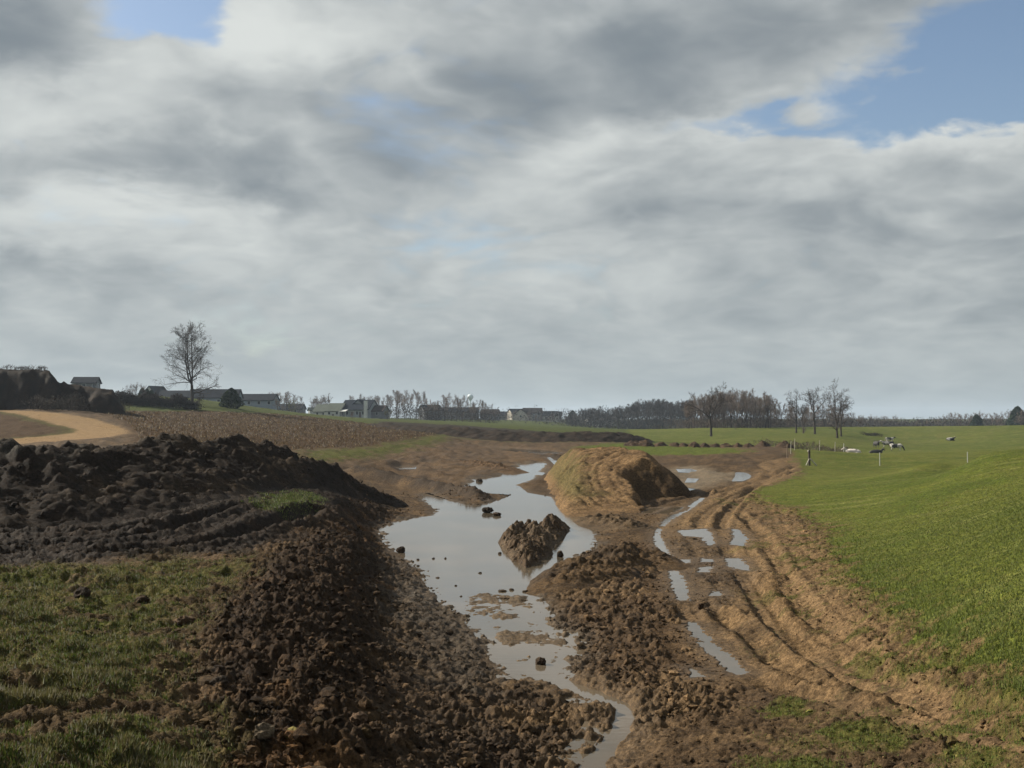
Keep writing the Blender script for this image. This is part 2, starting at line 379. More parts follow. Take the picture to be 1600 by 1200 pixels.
PUD.append((world([(856, 715), (872, 712), (884, 722), (888, 732), (872, 730)]), 'flat'))
PUD.append((world([(858, 748), (872, 747), (880, 754), (862, 756)]), 'flat'))
PUD.append((world([(862, 764), (876, 764), (884, 771), (866, 771)]), 'flat'))
PUD.append((world([(622, 729), (650, 727), (648, 733), (618, 733)]), 'flat'))
PUD.append((world([(716, 697), (790, 699), (860, 704), (880, 708), (850, 710), (790, 704)]), 'flat'))
PUD_Z = [float(np.min(base(p[:, 0], p[:, 1]))) + (0.02 if k != 'pan' else 0.0) for p, k in PUD]
for _i, (_p, _k) in enumerate(PUD):      # put each outline on its own water level
    _w = (PUD_Z[_i] - ZC) / (ZC * 0 + base(_p[:, 0], _p[:, 1]) - ZC); PUD[_i] = (_p * _w[:, None], _k)
MORE = [smooth_line(world(q)) for q in ([(1150, 800), (1185, 830), (1215, 880), (1240, 930), (1290, 985), (1350, 1030)], [(1120, 960), (1165, 985), (1215, 1030), (1290, 1062), (1400, 1092)], [(1075, 905), (1105, 950), (1140, 985)], [(620, 735), (690, 715), (770, 705), (850, 706)], [(640, 720), (700, 706), (760, 697), (840, 697)], [(560, 727), (640, 712), (720, 694)])]
RUTS = [smooth_line(world([(1105, 770), (1075, 795), (1045, 812), (1027, 832), (1042, 868), (1056, 900), (1066, 935), (1082, 970), (1100, 998), (1124, 1024), (1155, 1050), (1200, 1068), (1300, 1090), (1420, 1115), (1560, 1150), (1700, 1180)])),
        smooth_line(world([(1242, 728), (1190, 752), (1150, 785), (1128, 815), (1132, 850), (1155, 890), (1185, 935), (1215, 975), (1262, 1012), (1310, 1040), (1400, 1075), (1560, 1115), (1700, 1140)])),
        smooth_line(world([(1250, 735), (1200, 752), (1130, 785), (1095, 815), (1105, 848)])),
        smooth_line(world([(1235, 712), (1185, 725), (1205, 737), (1180, 752), (1110, 775)])),
        smooth_line(world([(1115, 738), (1150, 735), (1165, 748), (1130, 762), (1070, 778), (1010, 795)])),
        smooth_line(world([(1165, 815), (1200, 800), (1250, 800)]))]
FURR = [smooth_line(world(q)) for q in ([(-150, 862), (60, 855), (180, 845), (260, 830), (330, 805), (380, 790)], [(-150, 838), (80, 836), (200, 826), (290, 805)], [(150, 868), (260, 858), (360, 838), (440, 812), (500, 795)], [(-100, 905), (60, 900), (150, 905)])]
TREADS = [(smooth_line(world([(1035, 975), (1060, 1010), (1090, 1045), (1110, 1062)])), 0.36), (smooth_line(world([(1120, 1000), (1150, 1030), (1200, 1060), (1240, 1072)])), 0.36),
          (smooth_line(world([(1190, 905), (1230, 960), (1275, 1010)])), 0.34)]
ISLE = level([(778, 850), (784, 838), (827, 829), (850, 825), (892, 824), (882, 840), (862, 855), (862, 868), (845, 878), (822, 888), (803, 880), (790, 866)])

# ------------------------------------------------------------------ full ground height
def clod_amp(x, y):
    n = fbm(x, y, 2.2, 3, 50)
    a = np.full(x.shape, 0.058, np.float32)
    def up(P, v, e=0.6):
        nonlocal a
        m = sst(e, -e, sdp(P, x, y) + n * 0.5); a = a * (1 - m) + v * m
    up(R_FLAT, 0.15, 1.5); up(R_LDARK, 0.095); up(R_RIGHTMUD, 0.14); up(R_FORE, 0.14); up(R_WET, 0.10); up(R_DARK, 0.16)
    dl, _, _ = sdl(L_LEDGE, x, y, 4); a = np.maximum(a, .13 * np.exp(-(dl / 1.2) ** 2))
    up(R_ROUGH, 0.085); up(R_PATCH, 0.06); up(R_TRACK, 0.050, 0.4); up(R_LANE, 0.085, 0.4); up(R_ROAD, 0.01); up(R_STUB, 0.10, 1.5); up(R_PAST, 0.022, 0.4)
    ee = sdp(R_PAST, x, y, 4); a = np.maximum(a, .085 * sst(-.5, .2, ee) * sst(2.6, .6, ee + n) * (y < 60))
    a = np.where(y > 190, np.minimum(a, 0.06), a); a = np.where((y > 70) & (sdp(R_PAST, x, y) > 1) & (sdp(R_ROAD, x, y) > 1), np.maximum(a, .10), a)
    return a
def H(x, y, full=False):
    x = np.asarray(x, np.float64); y = np.asarray(y, np.float64)
    z = base(x, y)
    amp = clod_amp(x, y)
    near = y < 75
    # gentle swells
    z = z + 0.06 * fbm(x, y, 3.5, 3, 7) * np.minimum(1, amp / 0.06) * np.where(near, 1, 1.5)
    z = z + sst(.5, -.5, sdp(R_ROUGH, x, y)) * (.09 * fbm(x, y, 1.3, 3, 8) - .12 * sst(.25, .55, fbm(x, y * 1.8, 1.6, 3, 9)))
    # bank between the rough grass and the pond, ledge behind the pond
    d, par, sd = sdl(L_LEDGE, x, y, 4); z = z + 0.70 * np.exp(-(d / 0.85) ** 2)
    d, par, sd = sdl(L_LEFTR, x, y, 4); z = z + 0.35 * np.exp(-(d / 1.1) ** 2)
    # clods
    cl = np.zeros(x.shape, np.float32); k = near
    if k.any():
        xx, yy = x[k], y[k]; wx = xx + 0.05 * perlin(xx * 6, yy * 6, 3); wy = yy + 0.05 * perlin(xx * 6, yy * 6, 4)
        l1 = lumps(wx, wy, 0.36, 11); l2 = lumps(wx, wy, 0.17, 21); l3 = lumps(wx, wy, 0.08, 31)
        f = fbm(xx, yy, 0.5, 5, 41, 0.6)
        f2 = np.abs(fbm(xx, yy, 0.34, 4, 45, 0.6)); c = 0.30 * l1 + 0.48 * l2 + 0.42 * l3 + 0.50 * f - 0.60 * f2 - 0.02
        cl[k] = c * amp[k] * 1.25
    k = ~near
    if k.any(): cl[k] = (fbm(x[k], y[k], 1.6, 4, 61, 0.65) + 1.2 * np.abs(fbm(x[k] * .5, y[k], 2.2, 3, 63))) * amp[k] * 1.3
    # ruts pressed into the track
    rut = np.zeros(x.shape, np.float32); rm = np.ones(x.shape, np.float32)
    for i, P in enumerate(RUTS):
        d, par, sd = sdl(P, x, y, 1.5); d = d + 0.05 * perlin(x * 2.1, y * 2.1, 71 + i)
        dep = 0.13 if i < 2 else 0.08
        rut += -dep * sst(0.34, 0.16, d) + 0.06 * np.exp(-((d - 0.48) / 0.14) ** 2) * (0.6 + perlin(x * 1.3, y * 1.3, 5))
        rm = np.minimum(rm, sst(0.1, 0.4, d))
    for P in MORE:
        d, par, sd = sdl(P, x, y, 1.5); d = d + .06 * perlin(x * 1.7, y * 1.7, 78); rut += -.075 * sst(.30, .12, d) + .05 * np.exp(-((d - .40) / .12) ** 2); rut += .025 * sst(.3, .2, d) * np.sin(par * 6.283 / .26) * (y < 40)
    for P in FURR:
        d, par, sd = sdl(P, x, y, 1.5); d = d + .12 * perlin(x * 1.1, y * 1.1, 77); rut += -.16 * sst(.45, .15, d) + .13 * np.exp(-((d - .62) / .22) ** 2)
    for P, w in TREADS:
        d, par, sd = sdl(P, x, y, 1.0); m = sst(w, w - 0.1, d)
        rut += m * (0.06 * np.sin((par + 0.45 * d * sd) * 6.283 / 0.24) - 0.03); rm = rm * (1 - m)
    if True:   # faint parallel wheel marks on the haul track
        m = sst(0.3, -0.5, sdp(R_TRACK, x, y)); d, par, sd = sdl(RUTS[1], x, y, 6.0)
        rut += m * (0.040 * perlin(d * 3.2 * sd, par * 0.10, 88) + .018 * perlin(d * 7 * sd, par * .5, 89)) * (d < 5.9)
    z = z + cl * (0.25 + 0.75 * rm) + rut
    # hollows that hold water
    d = sdp(POND, x, y, 4); dd = d + 0.16 * perlin(x * 1.6, y * 1.6, 91) + 0.10 * perlin(x * 4, y * 4, 92)
    bed = np.where(dd < 0.1, -0.02 + 0.35 * np.maximum(dd - 0.1, -0.6), -0.02 + 0.13 * (dd - 0.1))
    sh = sdp(SHALLOW, x, y, 2); bed = np.where((sh < .4) & (dd < .3), np.maximum(bed, -0.2 + sst(.4, -.3, sh) * (.185 + 0.055 * fbm(x, y * .7, 1.1, 3, 95))), bed)
    bed = bed + cl * 0.8
    z = np.where(d < 3.0, bed + (z - bed) * sst(0.5, 2.2, dd), z)
    d, par, sd = sdl(STREAM_L, x, y, 2.0); dd = d + 0.06 * perlin(x * 3, y * 3, 93)
    wd = 0.17 + 0.10 * sst(2.5, 0.5, par) + 0.05 * perlin(par * .8, par * 0, 96)
    z = np.where(dd < 0.9, np.minimum(z, -0.10 + 0.30 * sst(wd - .1, wd + .12, dd) + 0.35 * sst(wd + .1, .85, dd) + 0.35 * cl), z)
    for (P, kd), lv in zip(PUD, PUD_Z):
        d = sdp(P, x, y, 1.2); dd = d + 0.10 * perlin(x * 3.1, y * 3.1, 94) + 0.07 * perlin(x * 8.3, y * 8.3, 97)
        far = 3.0 if kd in ('pan',) else 1.0
        blend = sst(0.0, 0.9, dd)
        z = np.where(d < 0.9, np.where(dd < 0, lv - 0.05 + 0.35 * cl, lv + 0.012 + (z - lv - 0.012) * blend), z)
    return z
L_LEDGE = smooth_line(world([(560, 742), (600, 752), (650, 762), (700, 772), (760, 784), (800, 790)]))
L_LEFTR = smooth_line(world([(520, 1180), (500, 1080), (480, 1000), (500, 920), (540, 860)]))

# ------------------------------------------------------------------ ground colours (surface albedo of soil, grass, road; ledge shading painted in)
C = dict(mud=(.078, .052, .030), dark=(.038, .024, .014), ldark=(.022, .015, .010), wet=(.074, .058, .043), tan=(.166, .110, .060), flat=(.116, .075, .042), road=(.195, .140, .086),
         grass=(.062, .080, .015), grass2=(.086, .096, .022), lawn=(.064, .080, .019), rough=(.054, .060, .015), dry=(.105, .085, .038), stub=(.050, .032, .018), black=(.026, .020, .016), litter=(.045, .035, .025), orange=(.135, .072, .030))
def colour(x, y):
    n1 = fbm(x, y, 1.3, 4, 101, .6); n2 = fbm(x, y, 6.0, 3, 111); n3 = fbm(x, y, .35, 3, 121, .6); nb = fbm(x, y, 40, 3, 131)
    col = np.zeros(x.shape + (3,), np.float32) + np.array(C['mud'], np.float32)
    wet = np.full(x.shape, .25, np.float32); gr = np.zeros(x.shape, np.float32); cls = np.zeros(x.shape, np.int8)
    def lay(m, c, w=None, g=None):
        nonlocal col, wet, gr
        m = np.clip(m, 0, 1); col = col * (1 - m[..., None]) + np.array(c, np.float32) * m[..., None]
        if w is not None: wet = wet * (1 - m) + w * m
        gr = gr * (1 - m) + (g or 0) * m
    def reg(P, e, ns=0.5, mg=4): return sst(e, -e, sdp(P, x, y, mg) + ns * n1)
    lay(sst(-.2, .7, n1) * .55, C['tan']); lay(sst(.1, .8, n2) * .5, C['dark'], .5)
    far = sst(185, 205, y + 6 * n2)
    lay(far, C['lawn'], .1, 1); cls[y > 195] = 3
    m = reg(R_FLAT, 1.0, 1.0); lay(m, C['flat'], .3); lay(m * sst(.05, .45, fbm(x * .22 + y * .05, y * .5, 1.0, 4, 141, .6)) * .75, C['mud'], .5); lay(m * sst(.25, .6, fbm(x * .15, y * .6, .9, 3, 142)) * .6, (.045, .031, .019), .6); lay(m * sst(.1, .6, fbm(x * .35, y, 2.0, 3, 140)) * .6, C['dark'], .5); lay(m * sst(.2, .7, n1) * .5, C['tan'])
    lay(reg(R_LDARK, .6), C['ldark'], .3); lay(reg(R_LDARK, .6) * sst(.15, .7, n1) * .5, C['dark'])
    m = reg(R_RIGHTMUD, .7); lay(m * .9, (.082, .053, .030), .4); lay(m * sst(0, .6, n1) * .5, C['dark'], .5); lay(m * sst(.2, .6, n2 + n3 * .5) * .6, C['tan'])
    m = reg(R_FORE, .7); lay(m, (.066, .044, .026), .45); lay(m * sst(.1, .6, n2 + .4 * n1) * .7, C['tan'], .3); lay(m * sst(.1, .7, -n2) * .6, C['dark'], .5)
    dl, _, _ = sdl(L_LEDGE, x, y, 4); lay(sst(1.5, .4, dl + .5 * n1) * .85, (.046, .034, .025), .3)  # shading of the ledge painted in as a darker soil colour
    m = reg(R_DARK, .8); lay(m, C['dark'], .25); lay(m * sst(.15, .6, n2 + .6 * n1) * .6, C['orange']); lay(m * sst(.2, .7, n3) * .35, C['mud'])
    m = reg(R_WET, .6); lay(m, C['wet'], .4); lay(m * sst(-.1, .5, n3 + .4 * n1) * .6, C['dark'], .2); lay(m * sst(.2, .6, n2 + n3) * .5, (.11, .10, .088), .7)
    m = reg(R_TRACK, .5); lay(m, C['tan'], .2); lay(m * sst(.05, .6, n1 + .5 * n2) * .6, C['mud'], .45); lay(m * sst(.25, .8, fbm(x, y * .5, 3, 3, 150)) * .5, (.200, .136, .076), .15)
    m = reg(R_LANE, .4); lay(m * .7, (.085, .058, .034), .6); lay(m * sst(.1, .6, n1 + n3 * .4) * .5, C['dark'], .6)
    dP = sdp(POND, x, y, 3); lay(sst(.9, .05, dP + .3 * n1) * .8, (.082, .060, .039), .85)
    lay(sst(.35, -.3, dP) * .8, (.125, .086, .048), .9)
    d, _, _ = sdl(STREAM_L, x, y, 2); lay(sst(.9, .4, d) * .8, (.12, .080, .044), .7)
    for (P, kd) in PUD: lay(sst(.5, 0, sdp(P, x, y, 1)) * .6, (.105, .072, .043), .85)
    dd = sdp(R_PAN, x, y, 6); lay(sst(1.2, -1.2, dd + 1.2 * n2) * .85, (.175, .138, .095), .7)
    col = col * np.array((.72, .74, .78), np.float32)
    # grass
    m = reg(R_ROUGH, .8, 1.1) * sst(-.38, .22, n1 * .7 + n2 * .45 + n3 * .3); lay(reg(R_ROUGH, .6) * .8, (.062, .046, .024), .1, 0); lay(m, C['rough'], .1, 1); lay(m * sst(-.1, .5, n2 + .5 * n3 - .1) * .6, C['dry'], .1, .8)
    lay(reg(R_ROUGH, .6) * sst(.25, .6, -n1 * .6 - n2 * .5) * .6, C['dark'], .2, 0)
    m = reg(R_PATCH, .7, .9) * sst(-.4, .3, n1); lay(m, C['rough'], .1, .8)
    m = reg(R_STUB, 1.0, 1.0); lay(m, C['stub'], .05, 0)
    kk = m > .02
    row = np.sin((x * .45 + y * .25) * 5.5 + 1.5 * n2); lay(m * sst(.2, 1.2, row * .5 + n3) * .55, (.088, .060, .032)); lay(m * sst(.2, .9, n1) * .45, (.032, .022, .014))
    m = reg(R_STRIP, 1.5, 2.5, 8); lay(m, C['rough'], .1, .6); cls[m > .5] = 3
    m = reg(R_STRIP2, 1.5, 2.5, 8); lay(m, C['grass'], .1, .6); cls[m > .5] = 3
    m = sst(.5, -.5, sdp(R_INNER, x, y, 4)); lay(m, C['stub'], .05, 0); lay(sst(2.2, .6, np.abs(sdp(R_INNER, x, y, 4)) + n1) * .6, C['rough'], .05, .3)
    m = reg(R_ROAD, .5, .4, 6); lay(m, C['road'], .0, 0); lay(m * sst(.1, .6, n2) * .35, (.19, .125, .062))
    m = reg(R_BERMFIELD, 2, 2, 8); lay(m, C['black'], .1, 0)
    e = sdp(R_PAST, x, y, 8); m = sst(.45, -.45, e + .75 * n1 + .25 * n3); gcol = sst(-.5, .6, n2 * .7 + nb * .9 + .5 * n1)
    mow = sst(.2, .75, fbm(x * .55 + y * .83, (x * .83 - y * .55) * .1, 1.1, 3, 160))
    lay(m, C['grass'], .1, 1); lay(m * gcol * .6, C['grass2'], .1, 1); lay(m * mow * .65, (.110, .122, .040), .1, 1); lay(m * sst(.1, .7, -n2 - .4 * nb) * .5, (.042, .062, .011), .1, 1); lay(m * sst(.2, .8, n3 + .3 * n1) * .3, C['dry'], .1, 1)
    lay(sst(3.2, .2, e + 1.2 * n2) * (e > 0) * sst(.15, .6, n1 + .3 * n3) * (y < 60) * .75, C['rough'], .1, .75)
    lay(sst(1.3, .1, np.abs(e) ) * (y < 60) * sst(-.1, .5, n3 + n1) * .55, (.095, .068, .034), .1, .22)
    for P_ in FPATCH: lay(sst(.35, -.25, sdp(P_, x, y, 2) + .5 * n1 + .3 * n3) * .8, C['rough'], .1, .8)
    cls[sdp(R_ROUGH, x, y) < 0] = 4; cls[sdp(R_STUB, x, y) < 0] = 2; cls[e < 0] = 1; cls[sdp(R_ROAD, x, y) < 0] = 5
    col = col * np.array((.86, .80, .70), np.float32)
    return np.clip(col, .004, .9), wet, gr, cls

# ------------------------------------------------------------------ materials
def mat_new(name):
    m = bpy.data.materials.new(name); m.use_nodes = True
    b = m.node_tree.nodes['Principled BSDF']; return m, G(m.node_tree), b
def mat(name, col, rough=.8, var=.25, scale=3.0, bump=0.0, bscale=20.0, spec=.3, metal=0.0):
    m, g, b = mat_new(name)
    tc = g.node('ShaderNodeTexCoord').outputs['Object']
    n = g.noise(tc, scale, 5, .6)
    k = g.ramp(n, .3, .7, 1 - var, 1 + var)
    c = g.mix(1.0, tuple(col), g.comb(k, k, k), 'MULTIPLY')
    g.put(b.inputs['Base Color'], c); b.inputs['Roughness'].default_value = rough
    b.inputs['Specular IOR Level'].default_value = spec; b.inputs['Metallic'].default_value = metal
    if bump:
        bn = g.node('ShaderNodeBump'); bn.inputs['Strength'].default_value = bump; bn.inputs['Distance'].default_value = .05
        g.put(bn.inputs['Height'], g.noise(tc, bscale, 4, .6)); g.put(b.inputs['Normal'], bn.outputs[0])
    return m
def ground_mat(name='soil_and_grass', fine=1.0):
    m, g, b = mat_new(name)
    at = g.node('ShaderNodeAttribute', attribute_name='Col').outputs['Color']
    wet = g.node('ShaderNodeAttribute', attribute_name='wet').outputs['Fac']
    pos = g.node('ShaderNodeNewGeometry').outputs['Position']
    n1 = g.noise(pos, 9, 6, .65); n2 = g.noise(pos, 42, 5, .7); n3 = g.noise(pos, 1.3, 5, .6)
    k = g.m('MULTIPLY', g.ramp(n1, .30, .72, .50, 1.62), g.ramp(n2, .32, .70, .55, 1.55))
    k = g.m('MULTIPLY', k, g.ramp(n3, .3, .7, .86, 1.14))
    c = g.mix(1.0, at, g.comb(k, k, k), 'MULTIPLY')
    g.put(b.inputs['Base Color'], c)
    g.put(b.inputs['Roughness'], g.m('SUBTRACT', .96, g.m('MULTIPLY', wet, .40)))
    g.put(b.inputs['Specular IOR Level'], g.m('ADD', .03, g.m('MULTIPLY', wet, .13)))
    b1 = g.node('ShaderNodeBump'); b1.inputs['Strength'].default_value = .9; b1.inputs['Distance'].default_value = .045
    h = g.m('ADD', g.noise(pos, 14, 7, .68), g.m('MULTIPLY', g.noise(pos, 60, 4, .6), .35)); g.put(b1.inputs['Height'], h)
    g.put(b.inputs['Normal'], b1.outputs[0])
    return m
M_GROUND = ground_mat()
def water_mat():
    m, g, b = mat_new('muddy_water')
    pos = g.node('ShaderNodeNewGeometry').outputs['Position']
    c = g.mix(g.ramp(g.noise(pos, .35, 4, .55), .35, .7), (.070, .057, .040), (.105, .080, .054))
    g.put(b.inputs['Base Color'], c); b.inputs['Roughness'].default_value = .03; b.inputs['IOR'].default_value = 1.333
    b.inputs['Specular IOR Level'].default_value = .5
    bn = g.node('ShaderNodeBump'); bn.inputs['Strength'].default_value = .10; bn.inputs['Distance'].default_value = .02
    sp = g.v('MULTIPLY', pos, (1.0, 2.2, 1.0)); g.put(bn.inputs['Height'], g.noise(sp, 3.5, 3, .5)); g.put(b.inputs['Normal'], bn.outputs[0])
    return m
M_WATER = water_mat()
def attr_mat(name, rough=.85, trans=.25, attr='Col', up=False):
    m, g, b = mat_new(name)
    if up:      # thin blades scatter like the sward they stand in
        nn = g.v('NORMALIZE', g.v('ADD', g.v('SCALE', g.node('ShaderNodeNewGeometry').outputs['Normal'], .45), (0, 0, 1.0))); g.put(b.inputs['Normal'], nn)
    at = g.node('ShaderNodeAttribute', attribute_name=attr).outputs['Color']
    g.put(b.inputs['Base Color'], at); b.inputs['Roughness'].default_value = rough; b.inputs['Specular IOR Level'].default_value = .15
    if trans:
        tr = g.node('ShaderNodeBsdfTranslucent'); g.put(tr.inputs['Color'], at)
        mx = g.node('ShaderNodeMixShader'); mx.inputs[0].default_value = trans
        g.put(mx.inputs[1], b.outputs[0]); g.put(mx.inputs[2], tr.outputs[0])
        g.put(g.t.nodes['Material Output'].inputs[0], mx.outputs[0])
    return m
M_BLADE = attr_mat('grass_blades', .7, .30, up=True)

# ------------------------------------------------------------------ build the ground sheets
NAMES = {0: 'muddy_ground', 1: 'pasture', 2: 'stubble_field', 3: 'meadow', 4: 'rough_grass_ground', 5: 'dirt_road'}
def grid_faces(nr, nc):
    i = np.arange((nr - 1) * (nc - 1)); r = i // (nc - 1); c = i % (nc - 1); a = r * nc + c
    return np.stack([a, a + 1, a + nc + 1, a + nc], 1)
def ground():
    acc = {}
    for (y0, y1, nr, nc, dz) in ((6.5, 64, 760, 840, 0), (63.6, 2600, 330, 440, -.02)):
        yy = np.exp(np.linspace(math.log(y0), math.log(y1), nr)); u = np.linspace(-.62, .62, nc)
        Y, U = np.meshgrid(yy, u, indexing='ij'); X = (U * Y).ravel(); Y = Y.ravel()
        Z = H(X, Y) + dz
        col, wet, gr, cls = colour(X, Y)
        V = np.stack([X, Y, Z], 1); Fc = grid_faces(nr, nc); fc = cls[Fc[:, 0]]
        for k in NAMES:
            f = Fc[fc == k]
            if not len(f): continue
            ids, inv = np.unique(f, return_inverse=True)
            a = acc.setdefault(k, [[], [], [], [], 0])
            a[0].append(V[ids]); a[1].append(inv.reshape(f.shape) + a[4]); a[2].append(col[ids]); a[3].append(wet[ids]); a[4] += len(ids)
    for k, a in acc.items():
        me = mesh_np(NAMES[k], np.vstack(a[0]), np.vstack(a[1]), True, {'Col': np.vstack(a[2]), 'wet': np.concatenate(a[3])})
        ST(ob(NAMES[k], me, M_GROUND))
ground()
def terrain_surround():
    # coarse land around and beyond the detailed sheet
    V = [(-5000, -400, -7), (5000, -400, -7), (5000, 5200, -7), (-5000, 5200, -7)]
    me = mesh_np('terrain', np.array(V), np.array([[0, 1, 2, 3]])); ST(ob('terrain', me, mat('far_land', (.045, .06, .02), .9, .4, .02)))
terrain_surround()

# ------------------------------------------------------------------ water sheets
def poly_sheet(name, P, z, grow=.35):
    c = P.mean(0); bm = bmesh.new()
    n = len(P); t = np.roll(P, -1, 0) - np.roll(P, 1, 0); t /= np.linalg.norm(t, axis=1)[:, None] + 1e-9
    area = 0.5 * np.sum(P[:, 0] * np.roll(P[:, 1], -1) - np.roll(P[:, 0], -1) * P[:, 1])
    nr = np.stack([t[:, 1], -t[:, 0]], 1) * (1 if area > 0 else -1)
    Q = P + nr * grow
    if area < 0: Q = Q[::-1]
    vs = [bm.verts.new((q[0], q[1], z)) for q in Q]; f = bm.faces.new(vs); bmesh.ops.triangulate(bm, faces=[f])
    me = bpy.data.meshes.new(name); bm.to_mesh(me); bm.free()
    return ST(ob(name, me, M_WATER))
poly_sheet('pond_water', POND, 0.0, .30)
_t = np.gradient(STREAM_L, axis=0); _t /= np.linalg.norm(_t, axis=1)[:, None]; _nr = np.stack([_t[:, 1], -_t[:, 0]], 1) * .55
SV = np.vstack([STREAM_L + _nr, STREAM_L - _nr]); SV = np.hstack([SV, np.full((len(SV), 1), .004)]); _k = len(STREAM_L)
ST(ob('stream_water', mesh_np('stream_water', SV, np.array([[i, i + 1, i + 1 + _k, i + _k] for i in range(_k - 1)])), M_WATER))
for (P, kd), lv in zip(PUD, PUD_Z): poly_sheet('puddle', P, lv, .10)

# ------------------------------------------------------------------ heaps and banks (each a thing of its own)
def ridge_field(x, y, line, hts, wid, power=1.3):
    line = np.asarray(line, float); d, par, sd = sdl(line, x, y, 60)
    acc = np.concatenate([[0], np.cumsum(np.linalg.norm(np.diff(line, axis=0), axis=1))])
    hh = np.interp(par, acc, hts); ww = np.interp(par, acc, wid)
    ends = np.ones_like(x)
    t = np.clip(d / np.maximum(ww, .01), 0, 1.3)
    return hh * (1 - t ** power), sd, d, par
def heap_object(name, x0, x1, y0, y1, step, hfun, colfun, amp, label, cat, group=None, cut=-.06, lumpcell=.42, wetv=.25):
    xs = np.arange(x0, x1, step); ys = np.arange(y0, y1, step); Y, X = np.meshgrid(ys, xs, indexing='ij'); nr, nc = X.shape; X = X.ravel(); Y = Y.ravel()
    h = hfun(X, Y)
    l = .55 * lumps(X, Y, lumpcell, 211) + .4 * lumps(X, Y, lumpcell * .45, 221) + .3 * fbm(X, Y, lumpcell * 1.2, 4, 231, .6) - .25
    m = sst(-.05, .35, h)
    z = base(X, Y) + h + m * amp * l * 1.6 + m * amp * 1.2 * fbm(X, Y, lumpcell * 5, 3, 241)
    V = np.stack([X, Y, z], 1); Fc = grid_faces(nr, nc); keep = (h[Fc] > cut).any(1) & (h[Fc] > cut - .3).all(1); Fc = Fc[keep]
    ids, inv = np.unique(Fc, return_inverse=True); V = V[ids]; x, y = X[ids], Y[ids]
    col = colfun(x, y, h[ids], l[ids]) * np.array((.72, .68, .61))
    off = np.array([V[:, 0].mean(), V[:, 1].mean(), V[:, 2].min()])
    me = mesh_np(name, V - off, inv.reshape(Fc.shape), True, {'Col': np.clip(col, .004, .9), 'wet': np.full(len(V), wetv)})
    o = ob(name, me, M_GROUND, None, off); T(o, label, cat, group); return o
def solid(c, c2=None, s=300):
    c = np.array(c, np.float32); c2 = np.array(c2 if c2 is not None else c, np.float32)
    def f(x, y, h, l):
        t = sst(-.3, .6, fbm(x, y, 1.6, 4, s, .6))[:, None]; return c * (1 - t) + c2 * t
    return f
# dark spoil heap behind the rough grass
def rp(px, py, Y): u, w = uw(px, py); return (u * Y, Y, ZC + w * Y)
_r = np.array([rp(-330, 694, 35), rp(-120, 696, 36), rp(0, 697, 37.5), rp(110, 694, 39.5), rp(200, 692, 42), rp(262, 683, 45), rp(310, 690, 47), rp(372, 683, 50), rp(430, 697, 52.5), rp(480, 712, 54), rp(540, 734, 55.5), rp(590, 762, 56)])
_rh = _r[:, 2] - base(_r[:, 0], _r[:, 1])
HEAP_L, HEAP_H = _r[:, :2], _rh
HEAP_W = np.array([6.8, 6.8, 6.6, 6.2, 5.4, 4.8, 4.4, 4.2, 3.8, 3.2, 2.6, 1.9])
def spoil_h(x, y):
    h, sd, d, par = ridge_field(x, y, HEAP_L, HEAP_H, HEAP_W, 1.15)
    return h + .25 * fbm(x, y, 2.4, 3, 251) * sst(0, 1, h) + .17 * fbm(x, y, 1.1, 4, 255, .6) * sst(.6, 1.8, h) - .05
def spoil_c(x, y, h, l):
    t = sst(.1, .7, fbm(x, y, 3, 4, 260, .6))[:, None]; a = np.array((.022, .016, .012)) * (1 - t) + np.array((.040, .029, .020)) * t
    g = (sst(1.9, 2.9, h + .5 * fbm(x, y, 1.2, 3, 261)) * sst(-4, -11, x) * .75)[:, None]
    return a * (1 - g) + np.array((.085, .082, .076)) * g
heap_object('spoil_heap', -30, -3.5, 27.5, 63, .095, spoil_h, spoil_c, .15, 'long ridge of dark churned topsoil with pale grey clods along its crest', 'spoil heap', lumpcell=.24)
# flat-topped mound beside the pond
def smin(a, b, k=.35):
    h = np.clip(.5 + .5 * (b - a) / k, 0, 1); return b * (1 - h) + a * h - k * h * (1 - h)
def mound_h(x, y):
    n = .25 * fbm(x, y, 2.5, 3, 271)
    right = (10.15 - .012 * (y - 62) - x + 1.4 * n) * 1.15
    frontg = (y - 51.6 + 1.5 * n) * .135 + .03
    bl = sst(6.2, 7.2, x + 1.5 * n); front = frontg * (1 - bl) + np.minimum(frontg + .55, (y - 61.6 + n) * 1.25) * bl
    left = (x - 2.45 - n) * 1.25; back = (86 - y) * .45
    top = 2.32 + .3 * n + .12 * fbm(x, y, 1.2, 2, 273)
    h = smin(smin(smin(right, front, .2), smin(left, back, .3), .5), top, .35)
    # wheel marks curving over the ramp
    for k, r in enumerate((2.3, 2.75, 3.5, 3.95, 4.7, 5.15)):
        rr = np.hypot(x - 8.2, (y - 60) * .42) + .12 * fbm(x, y, 2.0, 2, 274); h = h - .055 * np.exp(-((rr - r) / .10) ** 2) * sst(0, .4, h) * sst(8.4, 7.0, x)
    return h
def mound_c(x, y, h, l):
    t = sst(-.3, .5, fbm(x, y, 1.8, 4, 280, .6))[:, None]; a = np.array((.160, .104, .055)) * (1 - t) + np.array((.118, .076, .041)) * t
    g = (sst(5.0, 3.4, x + .8 * fbm(x, y, 1.5, 3, 281)) * sst(.2, .8, h) * .55)[:, None]; a = a * (1 - g) + np.array((.068, .072, .022)) * g
    s = (np.maximum(sst(-.2, .6, (x - 8.9) + .5 * fbm(x, y, 1, 3, 282)), sst(6.4, 7.2, x) * sst(2.0, 1.2, h) * sst(64, 62.5, y)) * .75)[:, None]; return a * (1 - s) + np.array((.042, .029, .018)) * s  # painted shade darkens the right end and the front notch
heap_object('dirt_mound', 1.2, 11.2, 50, 86, .085, mound_h, mound_c, .10, 'flat-topped tan dirt mound with curving wheel marks and steep shaded end', 'dirt mound', lumpcell=.5)
